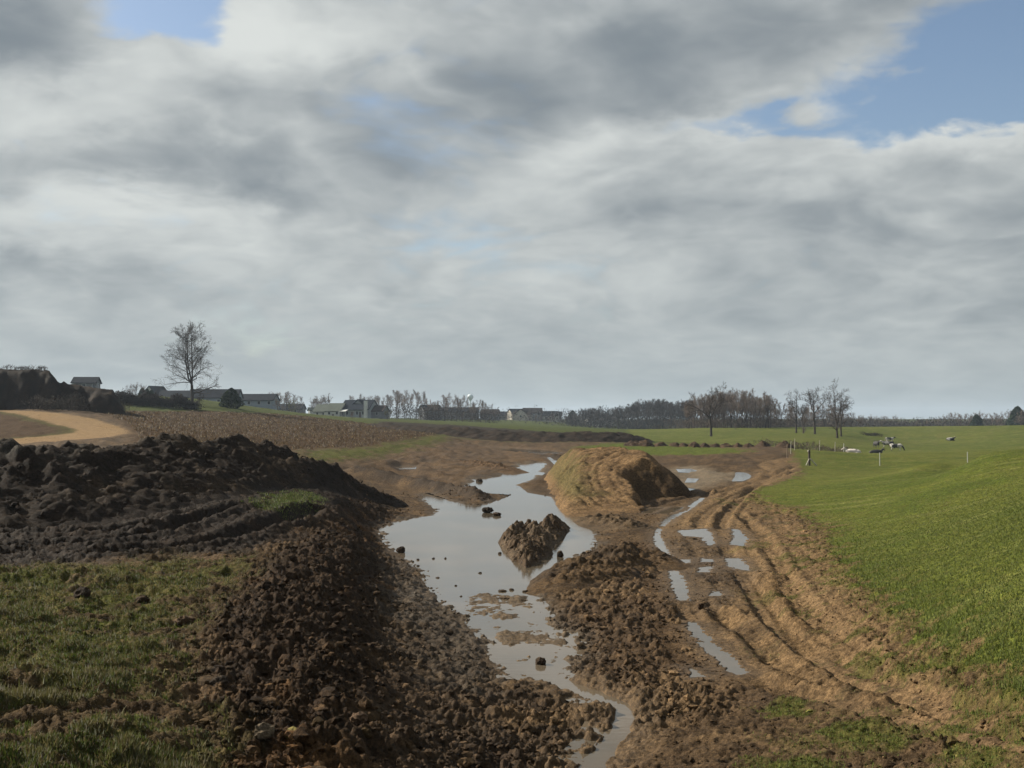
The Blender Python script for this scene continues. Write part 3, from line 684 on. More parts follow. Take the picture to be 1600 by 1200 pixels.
# island of clods in the pond
def isle_h(x, y):
    d = sdp(ISLE, x, y, 3); n = .12 * fbm(x, y, .8, 3, 291)
    return np.minimum((-d + n) * 1.3, .36 + .42 * fbm(x, y, .9, 4, 292, .6)) - .05
b0, b1 = ISLE.min(0) - 1, ISLE.max(0) + 1
heap_object('mud_island', b0[0], b1[0], b0[1], b1[1], .045, isle_h, solid((.066, .045, .028), (.105, .078, .054), 295), .15, 'lumpy island of brown mud clods standing in the pond', 'mud island', lumpcell=.26, wetv=.4, cut=-.25)
# mud pushed up on the pond's right bank
def mudr(pix, hts, wid, sd_):
    L = world(pix)
    def f(x, y):
        h, _, _, _ = ridge_field(x, y, L, hts, wid, 1.4); return h + .16 * fbm(x, y, .9, 3, sd_) * sst(0, .5, h) - .03
    return L, f
for nm, pix, hts, wid, lab, c1, c2 in (
    ('mud_heap', [(862, 922), (900, 908), (945, 890), (990, 876), (1030, 884)], [.22, .46, .42, .44, .2], [.9, 1.5, 1.9, 1.8, 1.2], 'ridge of churned brown mud pushed up on the pond bank beside the wheel ruts', (.082, .053, .028), (.052, .035, .021)),
    ('mud_heap', [(930, 812), (955, 818), (990, 826)], [.22, .35, .22], [1.0, 1.4, 1.2], 'low mound of wet mud between pond tip and flooded wheel ruts', (.092, .064, .038), (.062, .044, .028)),
    ('mud_heap', [(870, 700), (866, 722)], [.2, .2], [1.0, 1.0], 'low clump of dark mud beside the narrow upper pool', (.038, .028, .019), (.05, .034, .022)),
    ('mud_heap', [(800, 738), (770, 730), (730, 722)], [.2, .35, .2], [1.6, 2.2, 1.8], 'low hump of tan mud on the flat behind the pond', (.10, .063, .035), (.075, .048, .028))):
    if nm == 'mud_heap' and pix[0] == (870, 700): pix = [(866, 712), (878, 718)]
    L, f = mudr(pix, hts, wid, 300 + len(pix)); m0, m1 = L.min(0) - max(wid) - .5, L.max(0) + max(wid) + .5
    st = .05 if m0[1] < 45 else .09
    heap_object(nm, m0[0], m1[0], m0[1], m1[1], st, f, solid(c1, c2, 305), .15, lab, 'mud heap', lumpcell=.26, wetv=.4)
# tall cut bank on the far left
_b = np.array([rp(-420, 566, 172), rp(-200, 570, 172), rp(0, 577, 172), rp(74, 579, 172), rp(92, 600, 173), rp(130, 603, 175), rp(176, 608, 178), rp(196, 622, 180)])
def bank_h(x, y):
    bx = np.array([-200, -100, -60 * 1.34, -72.9, -71.6, -67.0, -62.6, -60.4]); tz = np.array([rp(-420, 566, 172)[2], rp(-200, 570, 172)[2], rp(0, 577, 172)[2], rp(76, 579, 172)[2], rp(90, 599, 172)[2], rp(130, 604, 172)[2], rp(176, 609, 172)[2], rp(196, 632, 172)[2]])
    xs = x * 172 / y; bx[2:] = [ux(q, 172) for q in (0, 76, 90, 130, 176, 197)]; tz[7] = rp(196, 645, 172)[2]
    top = np.interp(xs, bx, tz) - base(x, y); n = fbm(x, y, 5, 3, 310); prof = sst(167.0, 171.5, y + 1.0 * n) * sst(196, 180, y)
    return top * prof + .3 * fbm(x, y, 2.5, 4, 311) * (prof > .05) * (prof < .98) - .05 - 3 * sst(ux(194, 172), ux(200, 172), xs)
heap_object('earth_bank', -125, -59.5, 160, 200, .32, bank_h, solid((.017, .012, .009), (.028, .019, .013), 315), .22, 'tall dark cut bank of bare earth beyond the curving dirt road', 'earth bank', lumpcell=.9)
# topsoil berm across the valley
_q = np.array([rp(590, 660, 232), rp(640, 665, 218), rp(700, 668, 208), rp(780, 673, 203), rp(860, 675, 200), rp(920, 674, 200), rp(965, 675, 202), rp(1000, 680, 204)])
def berm_h(x, y):
    h, sd, d, par = ridge_field(x, y, _q[:, :2], np.maximum(_q[:, 2] - base(_q[:, 0], _q[:, 1]), .5), np.array([3, 5, 7, 8, 8, 6, 5, 3.0]), 1.4); return h + .25 * fbm(x, y, 3, 4, 320) * sst(0, 1, h)
heap_object('topsoil_berm', -36, 30, 186, 246, .35, berm_h, solid((.022, .017, .013), (.040, .028, .020), 325), .25, 'long low berm of dark topsoil crossing the valley floor', 'berm', lumpcell=1.3)
# row of small heaps along the pasture edge
rngh = np.random.RandomState(4)
for i, (px, py, w, hgt) in enumerate([(992, 681, 30, 8), (1008, 683, 26, 9), (1032, 688, 20, 7), (1054, 689, 18, 7), (1068, 692, 15, 6), (1084, 692, 16, 6), (1102, 693, 15, 6.5), (1118, 694, 16, 6.5), (1134, 694, 17, 7), (1152, 696, 16, 6.5), (1169, 697, 17, 6), (1192, 697, 20, 9), (1226, 700, 26, 11)]):
    Y = 176 - i * .6; x0 = ux(px, Y); hw = w / F * Y * .62; hz = hgt / F * Y * 1.25
    def f(x, y, x0=x0, Y=Y, hw=hw, hz=hz, i=i):
        d = np.hypot((x - x0) / hw, (y - Y) / (hw * 1.3)); return hz * .82 * (1 - d ** (1.5 + .25 * (i % 3))) + .22 * fbm(x, y, .8, 3, 330 + i) * (d < 1.1)
    heap_object('soil_heap', x0 - hw * 1.3, x0 + hw * 1.3, Y - hw * 1.7, Y + hw * 1.7, .14, f, solid((.050, .034, .023), (.075, .050, .031), 340 + i), .12,
                'small brown soil heap in a row along the foot of the pasture' if i not in (0, 1, 11, 12) else ['broad soil heap at the left end of the row below the far wood', 'soil heap second from the far wood end of the row', 'dark brushy soil heap next to the last one of the row', 'dark brushy soil heap ending the row near the thin posts'][{0: 0, 1: 1, 11: 2, 12: 3}[i]],
                'soil heap', 'soil heaps along the foot of the pasture', lumpcell=.6)

def topz(x, y):
    z = float(H(np.array([x]), np.array([y]))[0])
    return z

# ------------------------------------------------------------------ clods
ICO_V, ICO_F = None, None
def ico(sub):
    bm = bmesh.new(); bmesh.ops.create_icosphere(bm, subdivisions=sub, radius=1); bm.verts.ensure_lookup_table()
    v = np.array([p.co[:] for p in bm.verts]); f = np.array([[q.index for q in p.verts] for p in bm.faces]); bm.free(); return v, f
ICO1 = ico(1); ICO2 = ico(2); ICO3 = ico(3)
def clod_verts(icov, rng, rough=.28):
    v = icov * (1 + rough * (rng.rand(len(icov), 1) - .5) * 1.9)
    for _ in range(4):     # broken flat faces
        n = rng.randn(3); n /= np.linalg.norm(n); d = rng.uniform(.55, .85); s = v @ n; v = v - np.maximum(s - d, 0)[:, None] * n
    return v * np.array([rng.uniform(.8, 1.3), rng.uniform(.75, 1.15), rng.uniform(.55, .9)])
def surf(x, y):
    """top of everything lumpy at a point"""
    z = H(x, y); zb = base(x, y)
    for hf in (spoil_h, mound_h, isle_h): 
        h = hf(x, y); z = np.where(h > .05, np.maximum(z, zb + h), z)
    return z
def scatter_clods():
    rng = np.random.RandomState(11)
    n = 230000
    u = rng.uniform(-.56, .56, n); Y = np.exp(rng.uniform(math.log(8.5), math.log(66), n)); X = u * Y
    am = clod_amp(X, Y); hs = spoil_h(X, Y); w = np.clip((am - .02) / .16, 0, 1) ** 1.2
    w = np.where(hs > .3, .8, w); w = np.where(sdp(R_LDARK, X, Y) < 0, w * .6, w)
    w = np.where(sdp(R_ROUGH, X, Y) < -.3, w * .10, w); w = np.where(sdp(R_PAST, X, Y) < .1, 0, w); w = np.where(sdp(R_TRACK, X, Y) < 0, w * .8, w)
    w *= (.35 + .65 * sst(-.4, .5, fbm(X, Y, 1.1, 3, 401)))
    isl = isle_h(X, Y) > .04
    inw = sdp(POND, X, Y, 3) < .1; w = np.where(inw, w * .10, w); w = np.where(isl, 1.4, w); d, _, _ = sdl(STREAM_L, X, Y, 2); w = np.where(d < .55, 0, w)
    for (P, kd) in PUD: w = np.where(sdp(P, X, Y, 1) < .1, 0, w)
    w = np.where(mound_h(X, Y) > 0, w * .15, w)
    k = rng.rand(n) < w * .48; X, Y, am, hs = X[k], Y[k], am[k], hs[k]
    s = np.exp(rng.normal(math.log(.025), .50, len(X))) * np.clip(am / .12, .7, 1.2) * np.where(hs > .3, 1.6, 1.0)
    s = np.maximum(s, Y * .0009)
    s = np.minimum(s, .17); Z = surf(X, Y) + s * .10
    col, wet, gr, cls = colour(X, Y); hc = spoil_c(X, Y, hs, hs); col = np.where((hs > .3)[:, None], hc, col)
    col = col * rng.uniform(.6, 1.5, (len(X), 1)) * np.where(rng.rand(len(X), 1) < .07, 1.9, 1.0); wet = wet * .8
    app = s / Y; order = np.argsort(-app); big = order[:140]; rest = order[140:]
    # the countless small ones: one object
    var = [clod_verts(ICO1[0], rng, .45) for _ in range(40)]; nv = len(ICO1[0]); nf = len(ICO1[1])
    N = len(rest); vi = rng.randint(0, 40, N); base_v = np.array(var)[vi]; a = rng.uniform(0, 6.28, N); ca, sa = np.cos(a)[:, None], np.sin(a)[:, None]
    tx = base_v[..., 0] * ca - base_v[..., 1] * sa; ty = base_v[..., 0] * sa + base_v[..., 1] * ca
    V = np.stack([tx * s[rest, None] + X[rest, None], ty * s[rest, None] + Y[rest, None], base_v[..., 2] * s[rest, None] + Z[rest, None]], -1).reshape(-1, 3)
    Fc = (ICO1[1][None] + (np.arange(N) * nv)[:, None, None]).reshape(-1, 3)
    cc = np.repeat(col[rest], nv, 0); ww = np.repeat(wet[rest], nv)
    o = ob('soil_clods', mesh_np('soil_clods', V, Fc, False, {'Col': np.clip(cc, .004, .9), 'wet': ww}), M_GROUND)
    STUFF(o, 'countless small brown soil clods strewn over the churned mud', 'clods')
    print('small clods', N)
    # the ones that can be picked out: things
    protos = [clod_verts(ICO2[0], rng, .30) for _ in range(8)]
    mm = {}
    for i in big:
        r = 'spoil' if hs[i] > .3 else ('bank' if float(sdp(R_DARK, X[i:i+1], Y[i:i+1])[0]) < .2 else ('grass' if float(sdp(R_ROUGH, X[i:i+1], Y[i:i+1])[0]) < 0 else ('right' if X[i] > 1.2 else 'low')))
        lab = {'spoil': ('dark soil clod lying on the slope of the long spoil ridge', 'clods on the spoil ridge'), 'bank': ('dark brown soil clod on the churned bank between rough grass and pond', 'clods on the dark bank'),
               'grass': ('brown soil clod lying in the rough yellowish grass', 'clods in the rough grass'), 'right': ('brown mud clod on the churned mud beside the wheel ruts', 'clods beside the wheel ruts'),
               'low': ('wet brown mud clod on the churned foreshore of the pond', 'clods on the pond foreshore')}[r]
        key = (rng.randint(8), r, rng.randint(2))
        if key not in mm:
            v = protos[key[0]]; c = np.clip(np.tile(col[i], (len(v), 1)), .004, .9); mm[key] = mesh_np('clod', v, ICO2[1], False, {'Col': c, 'wet': np.full(len(v), .3)})
        q = ob('clod', mm[key], M_GROUND, None, (X[i], Y[i], Z[i])); q.scale = (s[i],) * 3; q.rotation_euler[2] = rng.uniform(0, 6.28); T(q, lab[0], 'clod', lab[1])
scatter_clods()
def clod_at(px, py, wpx, hpx, col, label, seed, group=None, name='clod', z=None):
    rng = np.random.RandomState(seed); x, y = gp(px, py); v = clod_verts(ICO3[0], rng, .16)
    v += .12 * np.stack([fbm(v[:, 0] * 1.0 + 3 * k, v[:, 1] + v[:, 2], .6, 3, seed + k) for k in range(3)], 1)
    v[:, 0] /= np.ptp(v[:, 0]); v[:, 1] /= np.ptp(v[:, 1]); v[:, 2] = (v[:, 2] - v[:, 2].min()) / np.ptp(v[:, 2])
    w = wpx / F * y; h = hpx / F * y; v = v * np.array([w, w * .8, h * 1.2]); zz = topz(x, y) - .12 * h if z is None else z
    c = np.clip(np.array(col) * (1 + .3 * fbm(v[:, 0], v[:, 1] + v[:, 2], .08, 3, seed)[:, None]), .004, .9)
    o = ob(name, mesh_np(name, v, ICO3[1], False, {'Col': c, 'wet': np.full(len(v), .3)}), M_GROUND, None, (x, y, zz)); T(o, label, 'clod' if name == 'clod' else 'rock', group)
BR = (.05, .034, .021)
clod_at(627, 850, 15, 10, (0.033, 0.022, 0.014), 'squarish dark clod standing in the pond by its left shore', 1, z=-.05)
clod_at(875, 868, 11, 11, (0.042, 0.029, 0.018), 'round clod standing in the pond between the island and the right bank', 2, z=-.05)
clod_at(761, 802, 19, 9, (0.030, 0.022, 0.016), 'larger dark clod of a pair standing in the pond behind the island', 3, z=-.05)
clod_at(776, 806, 14, 6, (0.039, 0.027, 0.018), 'smaller clod of a pair standing in the pond behind the island', 4, z=-.05)
clod_at(749, 754, 11, 5, (0.030, 0.022, 0.016), 'dark clod standing in the narrow upper pool', 12, z=-.05)
clod_at(845, 1042, 17, 13, (0.045, 0.030, 0.019), 'square brown clod in the shallow water where the pond drains away', 5, z=-.05)
clod_at(781, 868, 6, 4, BR, 'small clod in the water at the edge of the mud island', 13, z=-.03)
for i, (px, py, w) in enumerate([(653, 869, 5), (677, 871, 5), (696, 873, 4), (653, 880, 5), (684, 905, 7), (750, 900, 6), (712, 920, 5), (720, 937, 5)]):
    clod_at(px, py, w, 3.5, BR, 'tiny clod poking out of the pond near its left shore', 40 + i, 'tiny clods in the pond', z=-.04)
for i, (px, py, w) in enumerate([(785, 928, 14), (800, 925, 9), (822, 926, 12), (790, 940, 16), (815, 941, 14)]):
    clod_at(px, py, w, 5, BR, 'flat mud clod in the shallows where the pond narrows', 60 + i, 'mud clods in the shallows', z=-.05)
clod_at(128, 934, 26, 17, (0.036, 0.025, 0.017), 'angular dark clod lying on the green rough grass', 6)
clod_at(222, 938, 24, 14, (0.051, 0.033, 0.020), 'brown clod with a dark right side lying on the rough grass', 7)
clod_at(288, 975, 30, 14, (0.078, 0.051, 0.030), 'pale brown broken clod at the edge of the rough grass', 8)
clod_at(340, 1085, 34, 28, (0.030, 0.022, 0.015), 'tall pointed dark clod standing on the churned bank', 9)
clod_at(415, 1182, 32, 24, (0.090, 0.069, 0.045), 'pale pointed rock among clods at the foot of the bank', 10, name='rock')
clod_at(560, 1172, 28, 18, (0.084, 0.054, 0.033), 'pale brown layered clod on the lower bank', 11)
clod_at(545, 1045, 26, 14, (0.072, 0.045, 0.027), 'light brown clod half way down the dark bank', 14)
clod_at(1095, 955, 11, 9, (0.060, 0.039, 0.024), 'small clod on the rut edge in the haul track', 15)

# ------------------------------------------------------------------ grass blades
def blades(name, n, sampler, hgt, label, seed, wid=.009):
    rng = np.random.RandomState(seed); X, Y, hs, cols = sampler(rng, n); N = len(X); Z = H(X, Y)
    a = rng.uniform(0, 6.283, N); lean = rng.uniform(.1, .75, N); la = rng.uniform(0, 6.283, N); h = hs * hgt
    w = np.maximum(wid, Y * .00045) * rng.uniform(.7, 1.3, N)
    dx, dy = np.cos(a) * w, np.sin(a) * w
    tipx, tipy = X + np.cos(la) * lean * h, Y + np.sin(la) * lean * h
    V = np.stack([np.stack([X - dx, Y - dy, Z - .01], 1), np.stack([X + dx, Y + dy, Z - .01], 1), np.stack([tipx, tipy, Z + h * (1 - .3 * lean)], 1)], 1).reshape(-1, 3)
    Fc = np.arange(3 * N).reshape(-1, 3)
    o = ob(name, mesh_np(name, V, Fc, False, {'Col': np.repeat(np.clip(cols, .005, .6), 3, 0)}), M_BLADE); STUFF(o, label, 'grass'); print(name, N)
def mixcol(rng, n, cs, p):
    cs = np.array(cs); return cs[rng.choice(len(cs), n, p=p)] * rng.uniform(.7, 1.35, (n, 1))
def s_rough(rng, n):
    u = rng.uniform(-.56, -.18, n); Y = np.exp(rng.uniform(math.log(8), math.log(32), n)); X = u * Y
    _, _, gr, _ = colour(X, Y); n2 = fbm(X, Y, 1.1, 3, 501); k = (sdp(R_ROUGH, X, Y) < .4) & (rng.rand(n) < gr * (.35 + .65 * sst(-.3, .4, n2))); X, Y, n2 = X[k], Y[k], n2[k]
    c = mixcol(rng, len(X), [(.044, .066, .010), (.068, .082, .016), (.120, .098, .040), (.075, .055, .025)], [.34, .26, .22, .18])
    dry = sst(16, 11, Y) * sst(-.2, .5, fbm(X, Y, 1.6, 3, 502)); c = c * (1 - .6 * dry[:, None]) + np.array((.125, .105, .045)) * .6 * dry[:, None]
    tuft = sst(.25, .6, fbm(X, Y, .55, 2, 503)); c = c * (1 - .45 * tuft[:, None]) + np.array((.130, .112, .046)) * .45 * tuft[:, None] * rng.uniform(.7, 1.3, (len(X), 1))
    return X, Y, rng.uniform(.4, 1.2, len(X)) * (1 + .8 * dry + .5 * sst(0, .6, n2) + 1.1 * tuft), c
blades('rough_grass_blades', 420000, s_rough, .050, 'tufted yellow-green rough grass on the near bank', 21)
def s_past(rng, n):
    u = rng.uniform(.1, .60, n); Y = np.exp(rng.uniform(math.log(9.5), math.log(62), n)); X = u * Y
    _, _, gr, _ = colour(X, Y); k = rng.rand(n) < np.where(sdp(R_PAST, X, Y, 6) < .2, gr, gr * .5) * sst(62, 20, Y) ** 1.4; X, Y = X[k], Y[k]
    e = sdp(R_PAST, X, Y, 8)
    c = mixcol(rng, len(X), [(.082, .114, .018), (.104, .132, .025), (.15, .140, .052)], [.48, .42, .10]) ** .5 * np.array([[.096, .116, .024]]) ** .5
    return X, Y, rng.uniform(.5, 1.2, len(X)) * (1 + .8 * sst(1.5, 0, np.abs(e))) * (.45 + .55 * sst(60, 25, Y)), c
blades('pasture_grass_blades', 420000, s_past, .042, 'short bright green grass of the pasture and its ragged edge', 22)
def s_patch(rng, n):
    x0, y0 = R_PATCH.min(0) - .6; x1, y1 = R_PATCH.max(0) + .6; X = rng.uniform(x0, x1, n); Y = rng.uniform(y0, y1, n)
    k = rng.rand(n) < sst(.5, -.4, sdp(R_PATCH, X, Y) + .7 * fbm(X, Y, 1.3, 3, 101)); X, Y = X[k], Y[k]
    return X, Y, rng.uniform(.5, 1.3, len(X)), mixcol(rng, len(X), [(.06, .085, .015), (.09, .09, .028)], [.7, .3])
blades('grass_patch_blades', 9000, s_patch, .08, 'small patch of green grass on the shoulder of the dark bank', 23)
def s_stub(rng, n):
    x0, y0 = R_STUB.min(0); x1, y1 = R_STUB.max(0); X = rng.uniform(x0, x1, n); Y = y0 + (y1 - y0) * rng.rand(n) ** 1.6
    k = sdp(R_STUB, X, Y) < -.5; X, Y = X[k], Y[k]
    return X, Y, rng.uniform(.4, 1.3, len(X)), mixcol(rng, len(X), [(.105, .070, .034), (.062, .038, .020), (.24, .19, .11), (.040, .029, .016)], [.4, .35, .05, .2])
blades('crop_stubble', 60000, s_stub, .24, 'broken corn stubble standing in the brown field', 24, .03)

exec_rest = True
# ================================================================== things beyond the mud
def tubes(S, k):
    """segments (p0,p1,r0,r1) -> open tapered prisms"""
    p0 = np.array([s[0] for s in S], float); p1 = np.array([s[1] for s in S], float); r0 = np.array([s[2] for s in S]); r1 = np.array([s[3] for s in S])
    d = p1 - p0; d /= np.linalg.norm(d, axis=1)[:, None] + 1e-9
    ref = np.where(np.abs(d[:, 2:3]) < .9, np.array([[0, 0, 1.0]]), np.array([[1.0, 0, 0]])); a = np.cross(d, ref); a /= np.linalg.norm(a, axis=1)[:, None] + 1e-9; b = np.cross(d, a)
    ang = np.arange(k) * 2 * math.pi / k; ca, sa = np.cos(ang), np.sin(ang)
    ring = a[:, None] * ca[None, :, None] + b[:, None] * sa[None, :, None]
    V = np.concatenate([p0[:, None] + ring * r0[:, None, None], p1[:, None] + ring * r1[:, None, None]], 1)
    N = len(S); i = np.arange(k); f = np.stack([i, (i + 1) % k, (i + 1) % k + k, i + k], 1); Fc = f[None] + (np.arange(N) * 2 * k)[:, None, None]
    return V.reshape(-1, 3), Fc.reshape(-1, 4)
def unit(v): v = np.asarray(v, float); return v / (np.linalg.norm(v) + 1e-9)
class TreeGen:
    def __init__(s, seed, height, spread=.33, fork=.3, leaders=3, up=.10, rtrunk=.022, levels=5, kids=(9, 7, 5, 4), lean=.0, rmin=.02, lat=.75, droop=0.0, ang=(.45, 1.05), frac=.50, t0=.22, up2=None):
        s.r = np.random.RandomState(seed); s.h = height; s.big = []; s.small = []; s.rmin = rmin; s.up = up; s.levels = levels; s.kids = kids; s.droop = droop; s.ang = ang; s.frac = frac; s.t0 = t0; s.up2 = up if up2 is None else up2
        R = height * rtrunk; fh = height * fork; s.spread = spread
        p = np.zeros(3); d = unit((lean, 0, 1)); n = 5; r = R; s.big.append((p - np.array([0, 0, .3]), p + d * .25, R * 1.6, R * 1.15))
        for i in range(n):
            q = p + d * fh / n; s.big.append((p, q, r * (1.15 if i == 0 else 1), r * .95)); p = q; r *= .95; d = unit(d + s.r.normal(0, .05, 3) + np.array([0, 0, .05]))
            if fh * (i + 1) / n > fh * .55 and i < n - 1: s.side(p, d, r, 1, height * spread * .8)
        for l in range(leaders):
            a = 6.283 * l / leaders + s.r.uniform(-.4, .4); tilt = lat * s.r.uniform(.25, 1.0) if leaders > 1 else .05
            s.branch(p, unit((math.cos(a) * tilt, math.sin(a) * tilt, 1)), (height - fh) * s.r.uniform(.78, 1.0) * (1.0 - .12 * tilt), r * (.80 if leaders < 3 else .68), 1)
    def side(s, p, d, r, lev, L):
        a = s.r.uniform(0, 6.283); el = s.r.uniform(.15, .75); v = unit((math.cos(a), math.sin(a), el)); s.branch(p, v, L * s.r.uniform(.7, 1.1), r * .5, lev + 1)
    def branch(s, p, d, L, r, lev):
        n = 6 if lev == 1 else (4 if lev <= 3 else 3); nk = s.kids[min(lev - 1, len(s.kids) - 1)]; d = unit(d); r = max(r, s.rmin)
        tgt = [t for t in np.linspace(s.t0 if lev == 1 else .25, 1.0, nk)]; ti = 0; rr = r
        for i in range(n):
            jit = .10 if lev == 1 else .20; d = unit(d + s.r.normal(0, jit, 3) + np.array([0, 0, (s.up if lev != 2 else s.up2) * (1 if lev < 3 else .5) - (s.droop if lev >= 3 else 0)]))
            q = p + d * L / n; r2 = max(r * (1 - .75 * (i + 1) / n), s.rmin * .7); (s.big if r > .05 * s.h / 15 and lev <= 2 else s.small).append((p, q, rr, r2))
            while ti < nk and tgt[ti] <= (i + 1) / n + 1e-6:
                if lev < s.levels:
                    ax = unit(s.r.normal(0, 1, 3)); perp = unit(ax - d * (ax @ d)); ang = s.r.uniform(*s.ang) * (1 - .45 * tgt[ti]) if lev == 1 else s.r.uniform(.45, 1.0); v = unit(d * math.cos(ang) + perp * math.sin(ang) + np.array([0, 0, .12]))
                    f = (s.frac if lev == 1 else .60) * (1.15 - .55 * tgt[ti]); s.branch(p + (q - p) * s.r.rand(), v, L * f * s.r.uniform(.7, 1.15), max(rr * .5, s.rmin), lev + 1)
                ti += 1
            p = q; rr = r2
    def meshes(s, name='bare_tree'):
        vb, fb = tubes(s.big, 7); vs, fs = tubes(s.small, 3); k = s.h / max(vb[:, 2].max(), vs[:, 2].max()); vb *= k; vs *= k
        return mesh_np('trunk', vb, fb), mesh_np('crown', vs, fs)
M_BARK = mat('bark', (.038, .030, .025), .9, .35, 4.0, .5, 12, .1)
M_TWIG = mat('twigs', (.052, .041, .034), .9, .3, .6, 0, 1, .05)
M_TWIG_W = mat('winter_twigs', (.150, .118, .098), .9, .3, .4, 0, 1, .05)
M_BUD = mat('budding_twigs', (.12, .11, .045), .9, .3, .4, 0, 1, .05)
def tree_pair(t, tm=None, cm=None):
    a, b = t.meshes(); a.materials.append(tm or M_BARK); b.materials.append(cm or M_TWIG); return a, b
def plant(pair, px, Y, label, group=None, sc=1.0, rz=0.0, name='bare_tree', cat='tree', z=None, dz=-.1, scz=None):
    x = ux(px, Y); zz = float(base(np.array([x]), np.array([Y]))[0]) + dz if z is None else z
    e = empty(name, (x, Y, zz), rz); e.scale = (sc, sc, scz or sc); T(e, label, cat, group)
    ob('trunk', pair[0], None, e); ob('crown', pair[1], None, e); return e
def base_row(px, Y): return float(base(np.array([ux(px, Y)]), np.array([Y]))[0])
def top_h(px, ytop, Y, ybase=None):
    """height of something whose top is seen at row ytop"""
    return ZC + uw(px, ytop)[1] * Y - base_row(px, Y)

# lone tree by the field
lone = tree_pair(TreeGen(12, 19.5, .42, .24, 3, .08, .021, 5, (13, 8, 5, 3), rmin=.020, lat=.32, droop=.05, ang=(1.05, 1.45), frac=.52, t0=.03, up2=.03))
plant(lone, 300, 250, 'tall lone bare tree with upright limbs at the edge of the stubble field', None, top_h(300, 497, 250) / 19.5, 1.1)
# pasture trees
pt = [tree_pair(TreeGen(31 + i, 14, .40, f, l, .03, .022, 5, (9, 6, 4, 3), rmin=.021, lat=la * 1.5, ang=(.8, 1.3), frac=.60, up2=.03, droop=.02), None, M_TWIG) for i, (f, l, la) in enumerate(((.33, 3, .8), (.45, 3, .7), (.28, 3, .45), (.40, 2, .5)))]
for i, (px, yt, Y, k, rz, lab) in enumerate([(1111, 594, 276, 0, .3, 'bare tree with two wide raised limbs alone in the middle of the pasture'), (1244, 606, 308, 3, 2.0, 'slender bare tree with a thin companion stem on the pasture crest'),
        (1255, 628, 305, 1, 1.0, 'thin leaning bare tree beside the slender one on the pasture crest'), (1273, 603, 300, 1, .2, 'open-forked bare tree between the slender tree and the tall dense one'),
        (1308, 588, 268, 2, 4.0, 'tall dense-crowned bare tree nearest the cows in the pasture'), (1314, 612, 292, 3, 5.0, 'thin bare tree behind the trunk of the tall dense-crowned tree')]):
    plant(pt[k], px, Y, lab, 'bare trees in the pasture', top_h(px, yt, Y) / 14, rz)
# wood trees
wt = [tree_pair(TreeGen(51 + i, 13, .24, .30, 2, .14, .016, 5, (8, 6, 4, 3), rmin=.032, lat=.35), M_BARK, M_TWIG_W) for i in range(5)]
bt = [tree_pair(TreeGen(71 + i, 8, .42, .12, 4, .06, .016, 5, (6, 5, 4, 2), rmin=.034, lat=.8), M_BARK, M_TWIG_W) for i in range(3)]
gt = [tree_pair(TreeGen(81, 7, .42, .12, 4, .06, .016, 5, (6, 5, 4, 2), rmin=.042, lat=.8), M_BARK, M_BUD)]
rt = random.Random(3)
def wood(n, px0, px1, Y0, Y1, top, label, group, pool, jit=6, lo=.0):
    for i in range(n):
        px = px0 + (px1 - px0) * (i + .5 + rt.uniform(-.5, .5)) / n; Y = rt.uniform(Y0, Y1); yt = top(px) + rt.uniform(0, jit); h = max(top_h(px, yt, Y), 2.0)
        pr, hh = rt.choice(pool); plant(pr, px, Y, label, group, h / hh, rt.uniform(0, 6.28), scz=h / hh * rt.uniform(.95, 1.08))
M_TWIG_D = mat('far_wood_twigs', (.062, .058, .056), .9, .3, .4, 0, 1, .05)
dt = []
for w_ in wt[:3]:
    c_ = w_[1].copy(); c_.materials.clear(); c_.materials.append(M_TWIG_D); dt.append((w_[0], c_))
PD = [(w, 13) for w in dt]; PW = [(w, 13) for w in wt]; PB = [(b, 8) for b in bt]
lerp = lambda pts: (lambda px: float(np.interp(px, [p[0] for p in pts], [p[1] for p in pts])))
wood(105, 885, 1085, 520, 610, lerp([(885, 648), (915, 636), (930, 634), (950, 640), (985, 628), (1005, 624), (1020, 621), (1050, 625), (1085, 624)]), 'bare tree in the dense far wood across the valley', 'trees of the far wood', PD, 6)
wood(52, 1072, 1205, 355, 390, lerp([(1072, 622), (1090, 612), (1130, 606), (1140, 610), (1165, 605), (1180, 618), (1198, 606), (1205, 620)]), 'pale brown bare tree in the copse behind the pasture crest', 'trees of the copse', PW + PB[:1], 12)
wood(16, 1205, 1345, 380, 430, lerp([(1205, 620), (1240, 628), (1290, 625), (1345, 640)]), 'low bare tree behind the crest between the pasture trees', 'low trees behind the crest', PB, 8)
wood(46, 1335, 1640, 520, 620, lerp([(1335, 648), (1370, 645), (1400, 648), (1440, 652), (1470, 650), (1490, 642), (1520, 641), (1560, 642), (1590, 636), (1640, 634)]), 'bare tree in the distant line of trees beyond the pasture', 'distant tree line beyond the pasture', PW[:3] + PB, 6)
wood(26, 600, 776, 480, 540, lerp([(600, 612), (625, 606), (660, 610), (675, 622), (700, 612), (720, 616), (735, 626), (755, 621), (776, 632)]), 'tall bare tree in the row beside the farmhouse', 'bare trees beside the farmhouse', PW, 8)
wood(7, 545, 600, 500, 540, lerp([(545, 612), (580, 612), (600, 616)]), 'bare tree rising behind the farmhouse roof', 'trees behind the farmhouse', PW + PB, 8)
wood(5, 400, 470, 450, 480, lerp([(400, 612), (420, 604), (450, 612), (470, 618)]), 'bare garden tree between the blue-shaded houses and the farmhouse', 'garden trees left of the farmhouse', PB + PW[:1], 6)
wood(4, 478, 520, 500, 560, lerp([(478, 620), (520, 610)]), 'rounded bare tree behind the white outbuilding', 'trees behind the outbuilding', PB, 5)
wood(3, 198, 228, 320, 340, lerp([(198, 600), (210, 593), (228, 600)]), 'round bushy bare tree between the earth bank and the lone tree', 'bushy trees near the bank', PB, 4)
